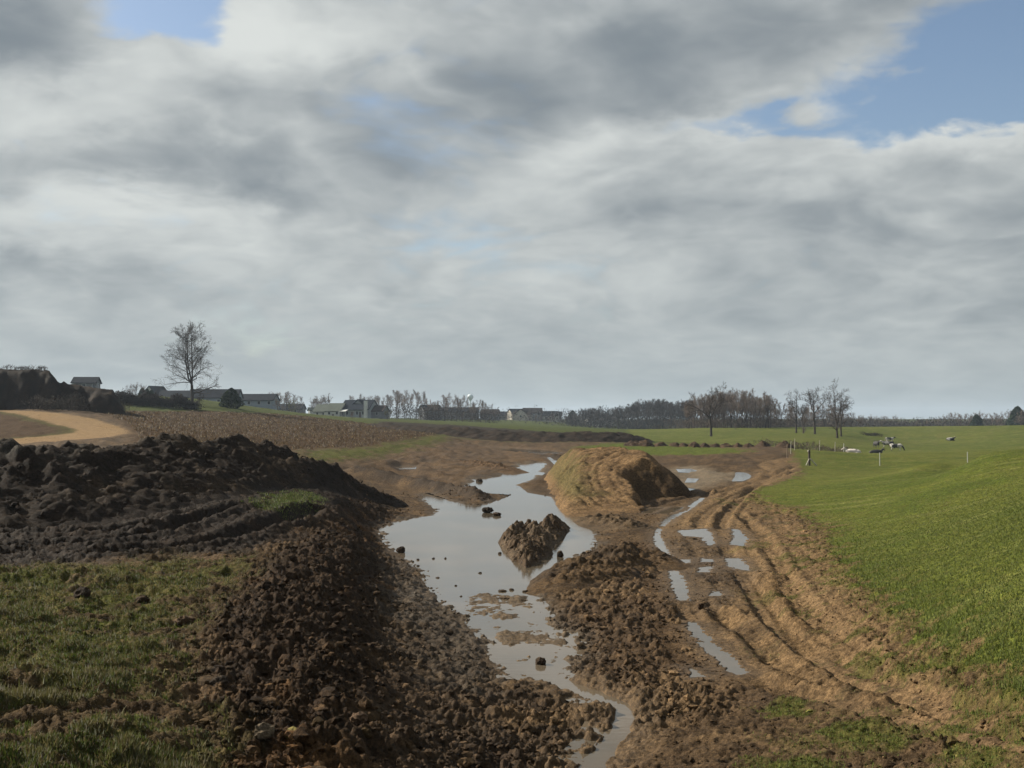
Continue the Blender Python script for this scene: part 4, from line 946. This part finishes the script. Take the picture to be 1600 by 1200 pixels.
wood(14, 775, 900, 640, 760, lerp([(775, 640), (800, 636), (840, 642), (900, 648)]), 'small bare tree among the distant village houses', 'trees of the distant village', PB, 6)
plant(gt[0], 605, 430, 'pale yellow-green rounded bush beside the farmhouse', None, 4.6 / 7, .4, 'bush', 'bush')
plant(gt[0], 455, 440, 'pale budding tree on the lawn near the blue-shaded houses', None, 6.5 / 7, 1.4, 'budding_tree')
for px, Y, h, lab in ((435, 330, 4.2, 'small bare sapling at the far edge of the stubble field'), (550, 310, 2.6, 'thin reddish sapling below the farmhouse lawn'), (1150, 330, 2.2, 'small bare sapling on the pasture before the copse'), (1256, 300, 2.2, 'short sapling at the foot of the slender pasture tree')):
    plant(bt[1], px, Y, lab, None, h / 8, px, 'sapling')

# leafy masses -------------------------------------------------------------
def leaf_mass(seed, n, shape, size, cols):
    rng = np.random.RandomState(seed); P = shape(rng, n); N = len(P); a = rng.randn(N, 3); a /= np.linalg.norm(a, axis=1)[:, None]; b = rng.randn(N, 3); b = np.cross(a, b); b /= np.linalg.norm(b, axis=1)[:, None]
    s = size * rng.uniform(.6, 1.4, (N, 1)); V = np.stack([P - a * s, P + a * s, P + b * s * 1.6], 1).reshape(-1, 3); c = mixcol(rng, N, cols, None)
    return mesh_np('crown', V, np.arange(3 * N).reshape(-1, 3), False, {'Col': np.repeat(np.clip(c, .003, .6), 3, 0)})
M_LEAF = attr_mat('leaves', .8, .15)
def cone_shape(h, r):
    def f(rng, n):
        t = rng.rand(n) ** .8; a = rng.uniform(0, 6.283, n); prof = np.clip(1.15 * (1 - t) ** .62, 0, 1) * (.55 + .45 * np.minimum(1, t * 6)); lob = 1 + .16 * np.sin(a * 5 + t * 9)
        rr = r * prof * lob * rng.uniform(.55, 1.05, n) ** .5; return np.stack([np.cos(a) * rr, np.sin(a) * rr, t * h + .1], 1)
    return f
def trunk_mesh(h, r):
    v, f = tubes([(np.array([0, 0, -.3]), np.array([0, 0, h]), r, r * .4)], 7); m = mesh_np('trunk', v, f); m.materials.append(M_BARK); return m
ev = leaf_mass(5, 5200, cone_shape(5, 2.3), .16, [(.020, .034, .014), (.028, .045, .018), (.014, .024, .012)]); ev.materials.append(M_LEAF)
EV = (trunk_mesh(4.2, .14), ev)
plant(EV, 361, 255, 'dense rounded dark evergreen in front of the blue-shaded houses', None, top_h(361, 607, 255) / 5 * 1.25, .5, 'evergreen_tree', scz=top_h(361, 607, 255) / 5)
for px, yt, Y in ((222, 606, 330), (229, 607, 335), (236, 609, 328)):
    plant(EV, px, Y, 'dark pointed conifer in the clump left of the lone tree', 'conifers left of the lone tree', top_h(px, yt, Y) / 5, px, 'evergreen_tree')
for px, yt, Y in ((895, 642, 610), (1526, 648, 530), (1590, 636, 540)):
    plant(EV, px, Y, {895: 'dark evergreen at the village end of the far wood', 1526: 'dark rounded evergreen in the distant tree line', 1590: 'tall dark evergreen in the distant tree line beyond the cows'}[px], None, top_h(px, yt, Y) / 5, px, 'evergreen_tree')
for px, Y, h in ((1545, 530, 7), ):
    pass
# brambles: hedge left of the lone tree, brush on the bank, undergrowth of the woods
def bramble(name, pts, n, hgt, thick, size, cols, label, cat, stuff=False, group=None):
    rng = np.random.RandomState(len(label)); P = np.array([(ux(p, Y), Y) for p, Y in pts]); L = np.concatenate([[0], np.cumsum(np.linalg.norm(np.diff(P, axis=0), axis=1))])
    t = rng.rand(n) * L[-1]; x = np.interp(t, L, P[:, 0]) + rng.normal(0, thick, n); y = np.interp(t, L, P[:, 1]) + rng.normal(0, thick, n)
    hh = hgt * (.75 + .45 * fbm(x, y, thick * 2.5 + .5, 3, 601)); z = rng.rand(n) ** .8 * hh; zb = base(x, y); o0 = np.array([P[:, 0].mean(), P[:, 1].mean(), zb.min()])
    a = rng.randn(n, 3); a[:, 2] = np.abs(a[:, 2]) + .4; a /= np.linalg.norm(a, axis=1)[:, None]; b = np.cross(a, rng.randn(n, 3)); b /= np.linalg.norm(b, axis=1)[:, None]
    C0 = np.stack([x, y, zb + z], 1) - o0; s = size * rng.uniform(.6, 1.5, (n, 1)); V = np.stack([C0 - b * s * .35, C0 + b * s * .35, C0 + a * s * 2.2], 1).reshape(-1, 3)
    c = mixcol(rng, n, cols, None); me = mesh_np(name, V, np.arange(3 * n).reshape(-1, 3), False, {'Col': np.repeat(np.clip(c, .003, .6), 3, 0)}); me.materials.append(M_LEAF)
    o = ob(name, me, None, None, o0); T(o, label, cat, group)
    if stuff: o['kind'] = 'stuff'
    return o
DK = [(.018, .012, .009), (.026, .016, .011), (.014, .011, .008)]
bramble('hedge', [(180, 226), (215, 230), (250, 234), (308, 238)], 15000, 2.9, .8, .17, DK, 'low dark bramble hedge running up to the foot of the lone tree', 'hedge')
bramble('brush', [(60, 163), (90, 163), (120, 165)], 1600, 2.6, 1.2, .16, [(.040, .031, .023), (.030, .024, .018)], 'grey-brown brush at the foot of the dark earth bank', 'brush')
bramble('brush', [(130, 172), (185, 195)], 2200, 2.0, 1.5, .16, [(.050, .041, .024), (.035, .029, .018)], 'tan weedy brush where the earth bank tapers off', 'brush')
bramble('brush', [(1188, 181), (1235, 178), (1300, 182), (1325, 185)], 2200, 1.3, 1.0, .12, [(.08, .055, .045), (.06, .05, .035)], 'reddish low brush along the pasture fence beyond the corner post', 'brush')
bramble('wood_undergrowth', [(880, 545), (980, 540), (1090, 545)], 14000, 10.0, 12, .40, [(.034, .035, .036), (.044, .042, .040)], 'dark undergrowth filling the far wood', 'undergrowth', True)
bramble('wood_undergrowth', [(1070, 362), (1140, 366), (1210, 368)], 6000, 4.0, 5, .22, [(.090, .070, .058), (.07, .055, .046)], 'brown undergrowth filling the copse behind the crest', 'undergrowth', True)
bramble('tree_line_undergrowth', [(1195, 470), (1330, 540), (1480, 560), (1640, 560)], 20000, 5.0, 9, .4, [(.048, .042, .038), (.04, .036, .032)], 'grey undergrowth below the distant line of trees', 'undergrowth', True)
bramble('thicket', [(605, 490), (690, 490), (775, 492)], 9000, 6.5, 4, .26, [(.048, .04, .032), (.04, .033, .028)], 'brushy thicket under the bare trees beside the farmhouse', 'thicket', True)
bramble('village_shrubs', [(775, 700), (870, 690), (900, 650)], 1500, 2.6, 5, .35, [(.04, .05, .03), (.06, .055, .045)], 'dark shrubs among the distant village houses', 'shrubs', True)
def bank_brush(px0, px1, row, label, hgt, n):
    Y = 173.0; rng = np.random.RandomState(n); x = rng.uniform(ux(px0, Y), ux(px1, Y), n); S = []
    z0 = np.interp(x, _b[:, 0], _b[:, 2]) - .3; o0 = np.array([x.mean(), Y, z0.mean() - .3])
    for i in range(n):
        p = np.array([x[i], Y + rng.uniform(-1, 1), z0[i]]) - o0; k = hgt * rng.uniform(.5, 1.1); q = p + np.array([rng.normal(0, .35), rng.normal(0, .3), 1]) * k * .6; S.append((p, q, .03, .025))
        for _ in range(4): S.append((q, q + np.array([rng.normal(0, .4), rng.normal(0, .4), rng.uniform(.1, .7)]) * k * .6, .025, .018))
    v, f = tubes(S, 3); me = mesh_np('brush', v, f); me.materials.append(M_TWIG); T(ob('brush', me, None, None, o0), label, 'brush')
bank_brush(-150, 20, 575, 'bare scrub on top of the dark bank at its highest part', 1.3, 120)
bank_brush(22, 48, 577, 'sparse bare scrub in the middle of the bank top', 1.1, 40)
bank_brush(53, 72, 577, 'small bare shrub at the corner of the bank top', 1.2, 30)

# ------------------------------------------------------------------ houses
M_PANE = mat('window_glass', (.03, .035, .045), .15, .1, 2, spec=.5)
MW = {}
def hm(name, c, r=.7): 
    if name not in MW: MW[name] = mat(name, c, .9, .10, .8, .0, spec=.04)
    return MW[name]
def box_mesh(name, x0, x1, y0, y1, z0, z1):
    v = [(x, y, z) for z in (z0, z1) for y in (y0, y1) for x in (x0, x1)]
    return mesh_np(name, np.array(v), np.array([[0, 2, 3, 1], [4, 5, 7, 6], [0, 1, 5, 4], [2, 6, 7, 3], [0, 4, 6, 2], [1, 3, 7, 5]]), False)
def gable_wall(name, w, d, h, hr, x0=0, y0=0):
    a, b = w / 2, d / 2
    v = [(-a, -b, -1), (a, -b, -1), (a, b, -1), (-a, b, -1), (-a, -b, h), (a, -b, h), (a, b, h), (-a, b, h), (-a, 0, h + hr), (a, 0, h + hr)]
    v = np.array(v, float) + np.array([x0, y0, 0])
    return mesh_np(name, v, [np.array([[0, 1, 5, 4], [2, 3, 7, 6], [4, 5, 9, 8], [6, 7, 8, 9]]), np.array([[1, 2, 6, 9, 5], [3, 0, 4, 8, 7]])], False)
def gable_roof(name, w, d, h, hr, x0=0, y0=0, ov=.45, th=.22):
    a = w / 2 + ov; b = d / 2; k = hr / b; e = b + ov; ze = h - ov * k
    pr = [(-e, ze), (0, h + hr), (e, ze), (e, ze + th), (0, h + hr + th), (-e, ze + th)]; pr = [(y, z + .04) for y, z in pr]
    v = [(x, y, z) for x in (-a, a) for y, z in pr]; n = 6
    q = [[i, (i + 1) % n, (i + 1) % n + n, i + n] for i in range(n)]
    return mesh_np(name, np.array(v) + np.array([x0, y0, 0]), [np.array(q + [[0, 5, 4, 1], [1, 4, 3, 2], [6, 7, 10, 11], [7, 8, 9, 10]])], False)
def block(root, w, d, h, hr, wall, roof, x0=0, y0=0, turn=False, wins=(), chim=None, door=None):
    """one gabled block; turn puts its ridge along y. wins: (face, offset, z0, width, height), face f/b/l/r"""
    hold = root
    wm = gable_wall('wall', w, d, h, hr); rm = gable_roof('roof', w, d, h, hr)
    R = Matrix.Translation((x0, y0, 0)) @ (Matrix.Rotation(math.pi / 2, 4, 'Z') if turn else Matrix.Identity(4))
    wm.transform(R); rm.transform(R); wo = ob('wall', wm, wall, root); ro = ob('roof', rm, roof, root)
    fr = hm('white_trim', (.42, .43, .42))
    for (fc, off, z0, ww, wh) in wins:
        t = .06
        if fc in 'fb':
            s = -1 if fc == 'f' else 1; yy = s * d / 2; f = box_mesh('window', off - ww / 2 - .1, off + ww / 2 + .1, yy - t, yy + t, z0 - .1, z0 + wh + .1); p = box_mesh('pane', off - ww / 2, off + ww / 2, yy - t - .03, yy + t + .03, z0, z0 + wh)
        else:
            s = -1 if fc == 'l' else 1; xx = s * w / 2; f = box_mesh('window', xx - t, xx + t, off - ww / 2 - .1, off + ww / 2 + .1, z0 - .1, z0 + wh + .1); p = box_mesh('pane', xx - t - .03, xx + t + .03, off - ww / 2, off + ww / 2, z0, z0 + wh)
        f.transform(R); p.transform(R); fo = ob('window', f, fr, root); ob('pane', p, M_PANE, fo)
    if door:
        fc, off, ww, wh = door; yy = (-d / 2 if fc == 'f' else d / 2); m = box_mesh('door', off - ww / 2, off + ww / 2, yy - .08, yy + .08, 0, wh); m.transform(R); ob('door', m, hm('door_paint', (.10, .09, .09)), root)
    if chim:
        cx, cy, cw, cz0, cz1, cm = chim; m = box_mesh('chimney', cx - cw / 2, cx + cw / 2, cy - cw / 2, cy + cw / 2, cz0, cz1); m.transform(Matrix.Translation((x0, y0, 0))); ob('chimney', m, cm, ro)
WH = hm('white_siding', (.48, .49, .47)); BG = hm('beige_siding', (.36, .33, .28)); BL = hm('blue_shaded_siding', (.20, .235, .27)); GY = hm('grey_siding', (.15, .155, .165))  # the blue siding carries the walls' cool shade in its colour
RG = hm('grey_green_shingle', (.075, .085, .072)); RN = hm('shaded_navy_shingle', (.013, .017, .024)); RB = hm('brown_shingle', (.045, .036, .033)); RD = hm('dark_shingle', (.017, .019, .024))  # navy roof colour darkened to stand for facing away from the sun
def house(px, py, Y, rz, w, d, h, hr, wall, roof, label, group=None, wins=(), chim=None, door=None, extra=None, name='house'):
    u, wv = uw(px, py); z = max(base_row(px, Y), ZC + wv * Y - 2.0); z = ZC + wv * Y if abs(ZC + wv * Y - base_row(px, Y)) < 1.5 else base_row(px, Y)
    e = empty(name, (u * Y, Y, z), rz); T(e, label, 'house', group)
    block(e, w, d, h, hr, wall, roof, wins=wins, chim=chim, door=door)
    if extra: extra(e)
    return e
# farmhouse: long white wing, second wing, dark-roofed main house, chimney, porch
def farmhouse():
    Y = 440; x = ux(545, Y); z = base_row(545, Y); e = empty('farmhouse', (x, Y, z), math.radians(-24)); T(e, 'white farmhouse with grey-green wings and a shade-darkened navy main roof', 'house')
    block(e, 6.4, 6.0, 2.5, 2.6, WH, RG, -11.6, 0, wins=(('f', -1.4, 1.0, .8, 1.0), ('f', 1.5, 1.0, .8, 1.0)))
    block(e, 6.6, 6.4, 2.7, 2.8, WH, RG, -4.6, -1.2, wins=(('f', -1.8, 1.2, .9, 1.0), ('f', 1.8, 1.2, .9, 1.0), ('r', -1.5, 1.0, .9, 1.3), ('r', 1.2, 1.0, .9, 1.3)), door=('f', 0, 1.0, 1.4))
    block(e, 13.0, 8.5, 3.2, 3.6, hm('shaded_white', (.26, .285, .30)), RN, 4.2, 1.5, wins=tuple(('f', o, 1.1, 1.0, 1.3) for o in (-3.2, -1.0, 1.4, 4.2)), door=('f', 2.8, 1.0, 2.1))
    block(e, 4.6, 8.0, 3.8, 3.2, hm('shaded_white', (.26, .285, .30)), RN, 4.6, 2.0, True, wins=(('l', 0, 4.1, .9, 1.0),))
    block(e, 5.2, 5.0, 2.6, 2.0, GY, RB, 13.2, 2.2, wins=(('f', 0, 1.0, .9, 1.1),))
    ch = box_mesh('chimney', 9.1, 10.5, -3.5, -2.75, -1, 6.6); ob('chimney', ch, WH, e)
    pr = mesh_np('porch_roof', np.array([(-1.6, -2.8, 3.1), (1.6, -2.8, 3.1), (1.6, -5.0, 2.3), (-1.6, -5.0, 2.3), (-1.6, -2.8, 3.25), (1.6, -2.8, 3.25), (1.6, -5.0, 2.45), (-1.6, -5.0, 2.45)]), np.array([[0, 1, 2, 3], [7, 6, 5, 4], [0, 4, 5, 1], [1, 5, 6, 2], [2, 6, 7, 3], [3, 7, 4, 0]]), False); ob('porch_roof', pr, WH, e)
    for s in (-1.4, 1.4): ob('porch_post', box_mesh('porch_post', s - .08, s + .08, -4.9, -4.74, -.5, 2.35), WH, e)
farmhouse()
def shed():
    e = house(490, 640, 470, .4, 4.0, 3.0, 2.2, 1.0, WH, RG, 'small white shed left of the farmhouse', wins=(('f', 0, .9, .7, .7),), name='shed'); e['category'] = 'shed'
shed()
W3 = tuple(('f', o, 1.0, 1.0, 1.2) for o in (-6, -2, 2, 6)); W2 = tuple(('f', o, 1.0, 1.0, 1.2) for o in (-3, 0, 3)) + (('r', 0, 1.2, 1, 1.2), ('l', 0, 1.2, 1, 1.2))
house(337, 634, 400, .05, 17.5, 9, 2.9, 2.9, BL, RD, 'long house coloured in blue shade right behind the lone tree trunk', None, W3, None, ('f', 4, 1.0, 2.0))
house(278, 632, 420, -.08, 12.5, 8, 2.7, 2.4, BL, RD, 'low house coloured in blue shade behind the hedge left of the lone tree', None, W2)
house(244, 628, 430, 1.2, 8, 6, 3.0, 3.0, WH, RD, 'white gabled house between the dark conifers and the lone tree', None, W2)
house(256, 622, 460, .2, 10, 7, 3.4, 2.2, GY, RD, 'grey house roof behind the white gabled house', None, W2)
house(402, 636, 430, -.1, 15.0, 8, 2.6, 2.3, BL, RD, 'house coloured in blue shade with a dark roof right of the dark evergreen', None, W3)
house(455, 636, 520, -.05, 12, 8, 2.6, 2.2, GY, RN, 'grey house behind the budding tree on the lawn', None, W2)
house(135, 612, 330, .12, 6.6, 6, 2.6, 1.6, GY, RD, 'dark-roofed house peeking over the end of the earth bank', None, W2)
house(672, 650, 520, .5, 9, 7, 4.6, 2.4, GY, RN, 'grey two storey house half hidden by the bare trees', None, W2)
house(713, 641, 640, 0.0, 26, 9, 4.2, 2.6, GY, RD, 'long dark-roofed house behind the bare trees below the water tower', None, W3)
house(766, 645, 640, .3, 10, 8, 3.6, 2.6, GY, RB, 'brown-roofed house at the end of the bare tree row', None, W2)
for i, (px, py, Y, rz, w, d, h, hr, wl, rf, lab) in enumerate([
        (806, 652, 760, .5, 10, 8, 4.6, 3.0, BG, RD, 'beige village house with a dark gable at the left of the group'), (818, 655, 700, 1.15, 9, 9, 3.0, 3.4, BG, RB, 'beige village house turning its gable to the field'),
        (832, 656, 720, .15, 12, 8, 4.6, 3.0, GY, RB, 'brown-roofed village house beside the beige gable'), (852, 657, 730, .05, 17, 8, 3.2, 2.8, WH, RN, 'low white village house with a long navy roof'),
        (866, 657, 760, -.1, 10, 8, 3.4, 2.6, GY, RN, 'grey village house at the right end of the group'), (791, 650, 780, 0, 9, 7, 3.2, 2.4, BL, RD, 'village house coloured in blue shade behind the left shrubs'),
        (781, 652, 720, .1, 8, 7, 3.0, 2.2, GY, RD, 'small dark-roofed house next to the bare tree row'), (928, 655, 620, .25, 9, 7, 3.0, 2.4, WH, RD, 'white house showing through the trees of the far wood'), (943, 655, 640, -.2, 10, 7, 3.2, 2.6, WH, RN, 'second white house deeper in the far wood')]):
    house(px, py, Y, rz, w, d, h, hr, wl, rf, lab, 'village houses across the valley', W2)
# water tower
def lathe(name, prof, k=20):
    a = np.arange(k) * 2 * math.pi / k; V = np.array([(r * math.cos(t), r * math.sin(t), z) for r, z in prof for t in a]); n = len(prof)
    Fc = np.array([[i * k + j, i * k + (j + 1) % k, (i + 1) * k + (j + 1) % k, (i + 1) * k + j] for i in range(n - 1) for j in range(k)]); return mesh_np(name, V, Fc)
def water_tower():
    Y = 1500; x = ux(735, Y); z = base_row(735, Y); e = empty('water_tower', (x, Y, z)); T(e, 'pale round water tower above the trees', 'water tower')
    zt = ZC + uw(735, 615.5)[1] * Y - z; R = 4.1; m = mat('tower_paint', (.48, .55, .56), .5, .08, .2)
    cz = zt - R; ob('tank', lathe('tank', [(.8, cz - R * 1.5), (1.6, cz - R * 1.1)] + [(R * math.cos(t), cz + R * math.sin(t)) for t in np.linspace(-.95, 1.55, 12)]), m, e)
    ob('stem', lathe('stem', [(2.6, -1), (2.0, 2), (.95, 6), (.85, cz - R * 1.45)]), m, e)
water_tower()

# ------------------------------------------------------------------ posts
M_WOOD = mat('dark_creosote_wood', (.045, .035, .028), .85, .3, 6, .3, 30); M_PALE = mat('pale_sawn_timber', (.34, .31, .25), .7, .15, 6); M_WPOST = mat('white_plastic_post', (.36, .36, .34), .5, .08, 8); M_BPOST = mat('weathered_wood', (.20, .15, .11), .85, .25, 8)
def gz(px, Y): return float(H(np.array([ux(px, Y)]), np.array([float(Y)]))[0])
def tapered(name, p, q, r0, r1, m, parent, k=10):
    d = np.array(q) - np.array(p); n = 5; S = []
    bm = bmesh.new(); bmesh.ops.create_cone(bm, cap_ends=True, segments=k, radius1=r0, radius2=r1, depth=float(np.linalg.norm(d)))
    me = bpy.data.meshes.new(name); rot = Vector((0, 0, 1)).rotation_difference(Vector(d)).to_matrix().to_4x4(); bm.transform(Matrix.Translation((Vector(p) + Vector(q)) / 2) @ rot); bm.to_mesh(me); bm.free(); return ob(name, me, m, parent)
def corner_post():
    Y = 106; x = ux(1264, Y); z = gz(1264, Y); e = empty('corner_post', (x, Y, z)); T(e, 'dark fence corner post propped by two pale timber braces', 'fence post')
    tapered('post', (0, 0, -.4), (0, 0, 1.46), .11, .10, M_WOOD, e)
    tapered('post_cap', (-.16, -.03, 1.30), (.0, 0, 1.44), .09, .07, M_PALE, e)
    tapered('brace', (.03, -.1, .68), (.66, -.25, -.06), .06, .06, M_PALE, e); tapered('brace', (-.03, -.1, .62), (-.36, -.15, -.02), .05, .05, M_PALE, e)
corner_post()
def post(px, Y, h, r, m, label, group, lean=.0):
    e = empty('fence_post', (ux(px, Y), Y, gz(px, Y))); T(e, label, 'fence post', group)
    tapered('shaft', (0, 0, -.3), (lean * h, 0, h), r, r * .9, m, e, 8); tapered('post_cap', (lean * h, 0, h - .02), (lean * h, 0, h + .03), r * 1.15, r * .8, m, e, 8)
post(1374, 108, 1.25, .045, M_WPOST, 'white plastic fence post standing clear in front of the cows', 'white fence posts')
post(1511, 100, 1.25, .045, M_WPOST, 'white plastic fence post half hidden by the grassy rise', 'white fence posts')
post(1318, 170, 1.6, .06, M_WPOST, 'white fence post behind the lying white cow', 'white fence posts')
for px, Y, lab in ((1229, 116, 'dark thin post at the end of the haul track'), (1235, 125, 'pale thin post second from the haul track'), (1241, 135, 'pale thin post leaning near the brushy heap'), (1280, 150, 'faint thin post among the reddish brush beyond the corner post'), (1304, 152, 'faint thin post in the brush left of the white fence post')):
    post(px, Y, 1.35, .045, M_BPOST if px == 1229 else M_PALE, lab, 'thin posts of the field fence', .04)

# ------------------------------------------------------------------ cows
def cow_mat(seed, thr, white=(.42, .39, .35), black=(.018, .016, .015)):
    m, g, b = mat_new('cow_hide'); oc = g.node('ShaderNodeTexCoord').outputs['Object']; v = g.v('ADD', oc, (seed * 3.1, seed * 1.7, seed))
    g.put(b.inputs['Base Color'], g.mix(g.ramp(g.noise(v, 1.15, 2, .4), thr - .01, thr + .01), white, black)); b.inputs['Roughness'].default_value = .8; return m
def skin_mesh(name, chains, m):
    """union of swept limbs grown into one surface by remeshing"""
    bm = bmesh.new()
    for ch in chains:
        for i in range(len(ch) - 1):
            p, rp_ = Vector(ch[i][:3]), ch[i][3]; q, rq = Vector(ch[i + 1][:3]), ch[i + 1][3]; n = max(2, int((q - p).length / (.35 * min(rp_, rq))) + 1); n = min(n, 14)
            for k in range(n + 1):
                t = k / n; c = p.lerp(q, t); r = rp_ + (rq - rp_) * t; sq = ch[i][4] if len(ch[i]) > 4 else 1.0
                bmesh.ops.create_icosphere(bm, subdivisions=1, radius=1, matrix=Matrix.Translation(c) @ Matrix.Diagonal((r, r * sq, r, 1)))
    me = bpy.data.meshes.new(name); bm.to_mesh(me); bm.free(); o = ob(name, me, m)
    md = o.modifiers.new('remesh', 'REMESH'); md.mode = 'VOXEL'; md.voxel_size = .045; md.use_smooth_shade = True
    sm = o.modifiers.new('smooth', 'SMOOTH'); sm.iterations = 3; sm.factor = .5
    dg = bpy.context.evaluated_depsgraph_get(); ev_ = o.evaluated_get(dg); me2 = bpy.data.meshes.new_from_object(ev_); o.modifiers.clear(); o.data = me2
    if not me2.materials: me2.materials.append(m)
    return o
def cow(px, Y, pose, rz, m, label):
    if pose == 'lie':
        ch = [[(-.95, 0, .42, .36, .95), (-.4, 0, .46, .45, .95), (.3, 0, .48, .44, .9), (.75, 0, .50, .33, .8)], [(.75, 0, .58, .26, .7), (1.10, 0, .86, .17), (1.22, 0, .95, .15)], [(1.2, 0, .96, .15), (1.42, .03, .84, .11), (1.58, .04, .76, .085)],
              [(1.18, .1, 1.03, .05), (1.14, .28, 1.02, .04)], [(1.18, -.1, 1.03, .05), (1.14, -.28, 1.02, .04)], [(.6, -.3, .25, .14), (1.0, -.36, .12, .09), (.7, -.38, .08, .06)], [(.6, .3, .25, .14), (1.0, .36, .12, .09), (.7, .38, .08, .06)],
              [(-.75, -.32, .28, .22), (-.2, -.5, .16, .11), (-.6, -.56, .08, .06)], [(-.75, .3, .28, .2), (-.3, .5, .14, .1)], [(-1.2, 0, .62, .05), (-1.36, .05, .2, .04)]]
    else:
        ch = [[(-.95, 0, 1.06, .33, .9), (-.35, 0, .98, .42, .92), (.3, 0, .98, .42, .9), (.78, 0, 1.05, .33, .8)]]
        if pose == 'graze': ch += [[(.8, 0, 1.06, .26, .7), (1.22, 0, .72, .17), (1.36, 0, .42, .14)], [(1.36, 0, .42, .14), (1.46, 0, .16, .09), (1.5, 0, .08, .075)], [(1.3, .12, .52, .05), (1.24, .3, .5, .04)], [(1.3, -.12, .52, .05), (1.24, -.3, .5, .04)]]
        else: ch += [[(.8, 0, 1.12, .26, .7), (1.15, 0, 1.34, .17), (1.28, 0, 1.44, .15)], [(1.28, 0, 1.44, .15), (1.5, 0, 1.28, .11), (1.64, 0, 1.2, .085)], [(1.22, .1, 1.5, .05), (1.18, .3, 1.5, .04)], [(1.22, -.1, 1.5, .05), (1.18, -.3, 1.5, .04)]]
        for s in (-1, 1):
            ch.append([(.68, s * .2, .8, .16), (.66, s * .21, .46, .085), (.67, s * .21, .1, .055), (.70, s * .21, .04, .065)])
            ch.append([(-.85, s * .22, .85, .22), (-.70, s * .22, .62, .13), (-.93, s * .22, .40, .075), (-.87, s * .22, .08, .055), (-.84, s * .22, .04, .065)])
        ch += [[(-1.24, 0, 1.2, .05), (-1.34, 0, .8, .035), (-1.33, 0, .5, .05)], [(-.5, 0, .58, .18), (-.45, 0, .50, .12)]]
    o = skin_mesh('cow', ch, m); o.location = (ux(px, Y), Y, gz(px, Y) - .02); o.rotation_euler[2] = rz; T(o, label, 'cow', 'cows in the pasture'); return o
cow(1400, 210, 'graze', -.25, cow_mat(1, .44), 'black and white cow grazing, nearest to the white fence post among the standing cows')
cow(1386, 228, 'stand', 2.9, cow_mat(2, .42), 'mostly black cow standing close behind the grazing one')
cow(1390, 285, 'stand', .1, cow_mat(3, .53), 'white cow with a dark middle standing highest up the slope of the group')
cow(1369, 225, 'stand', -1.5, cow_mat(4, .30), 'black cow standing end on, left of the grazing pair')
cow(1331, 168, 'lie', 2.85, cow_mat(5, .60, (.46, .41, .37)), 'white cow with a dark neck lying by the reddish brush')
cow(1369, 172, 'lie', .3, cow_mat(6, .20), 'black cow lying in the grass behind the white fence post')
cow(1485, 285, 'lie', .2, cow_mat(7, .40), 'black and white cow lying alone on the upper slope')
bramble('dark_clump', [(1350, 318), (1374, 318)], 700, .9, .7, .15, DK, 'low dark brush pile on the grass above the cows', 'brush pile')  # low clump of dark triangles; what stood here is unknown

# ------------------------------------------------------------------ haze in the valley air
def haze():
    me = box_mesh('haze', -5100, 5100, -450, 5300, -9, 60); o = bpy.data.objects.new('haze', me); COL.objects.link(o)
    m = bpy.data.materials.new('haze'); m.use_nodes = True; nt = m.node_tree; nt.nodes.clear(); out = nt.nodes.new('ShaderNodeOutputMaterial'); v = nt.nodes.new('ShaderNodeVolumePrincipled')
    v.inputs['Color'].default_value = (.68, .82, 1.0, 1); v.inputs['Density'].default_value = .00012; v.inputs['Anisotropy'].default_value = .2
    nt.links.new(v.outputs[0], out.inputs['Volume']); me.materials.append(m); STUFF(o, 'thin pale blue haze lying over the whole valley', 'haze')
haze()
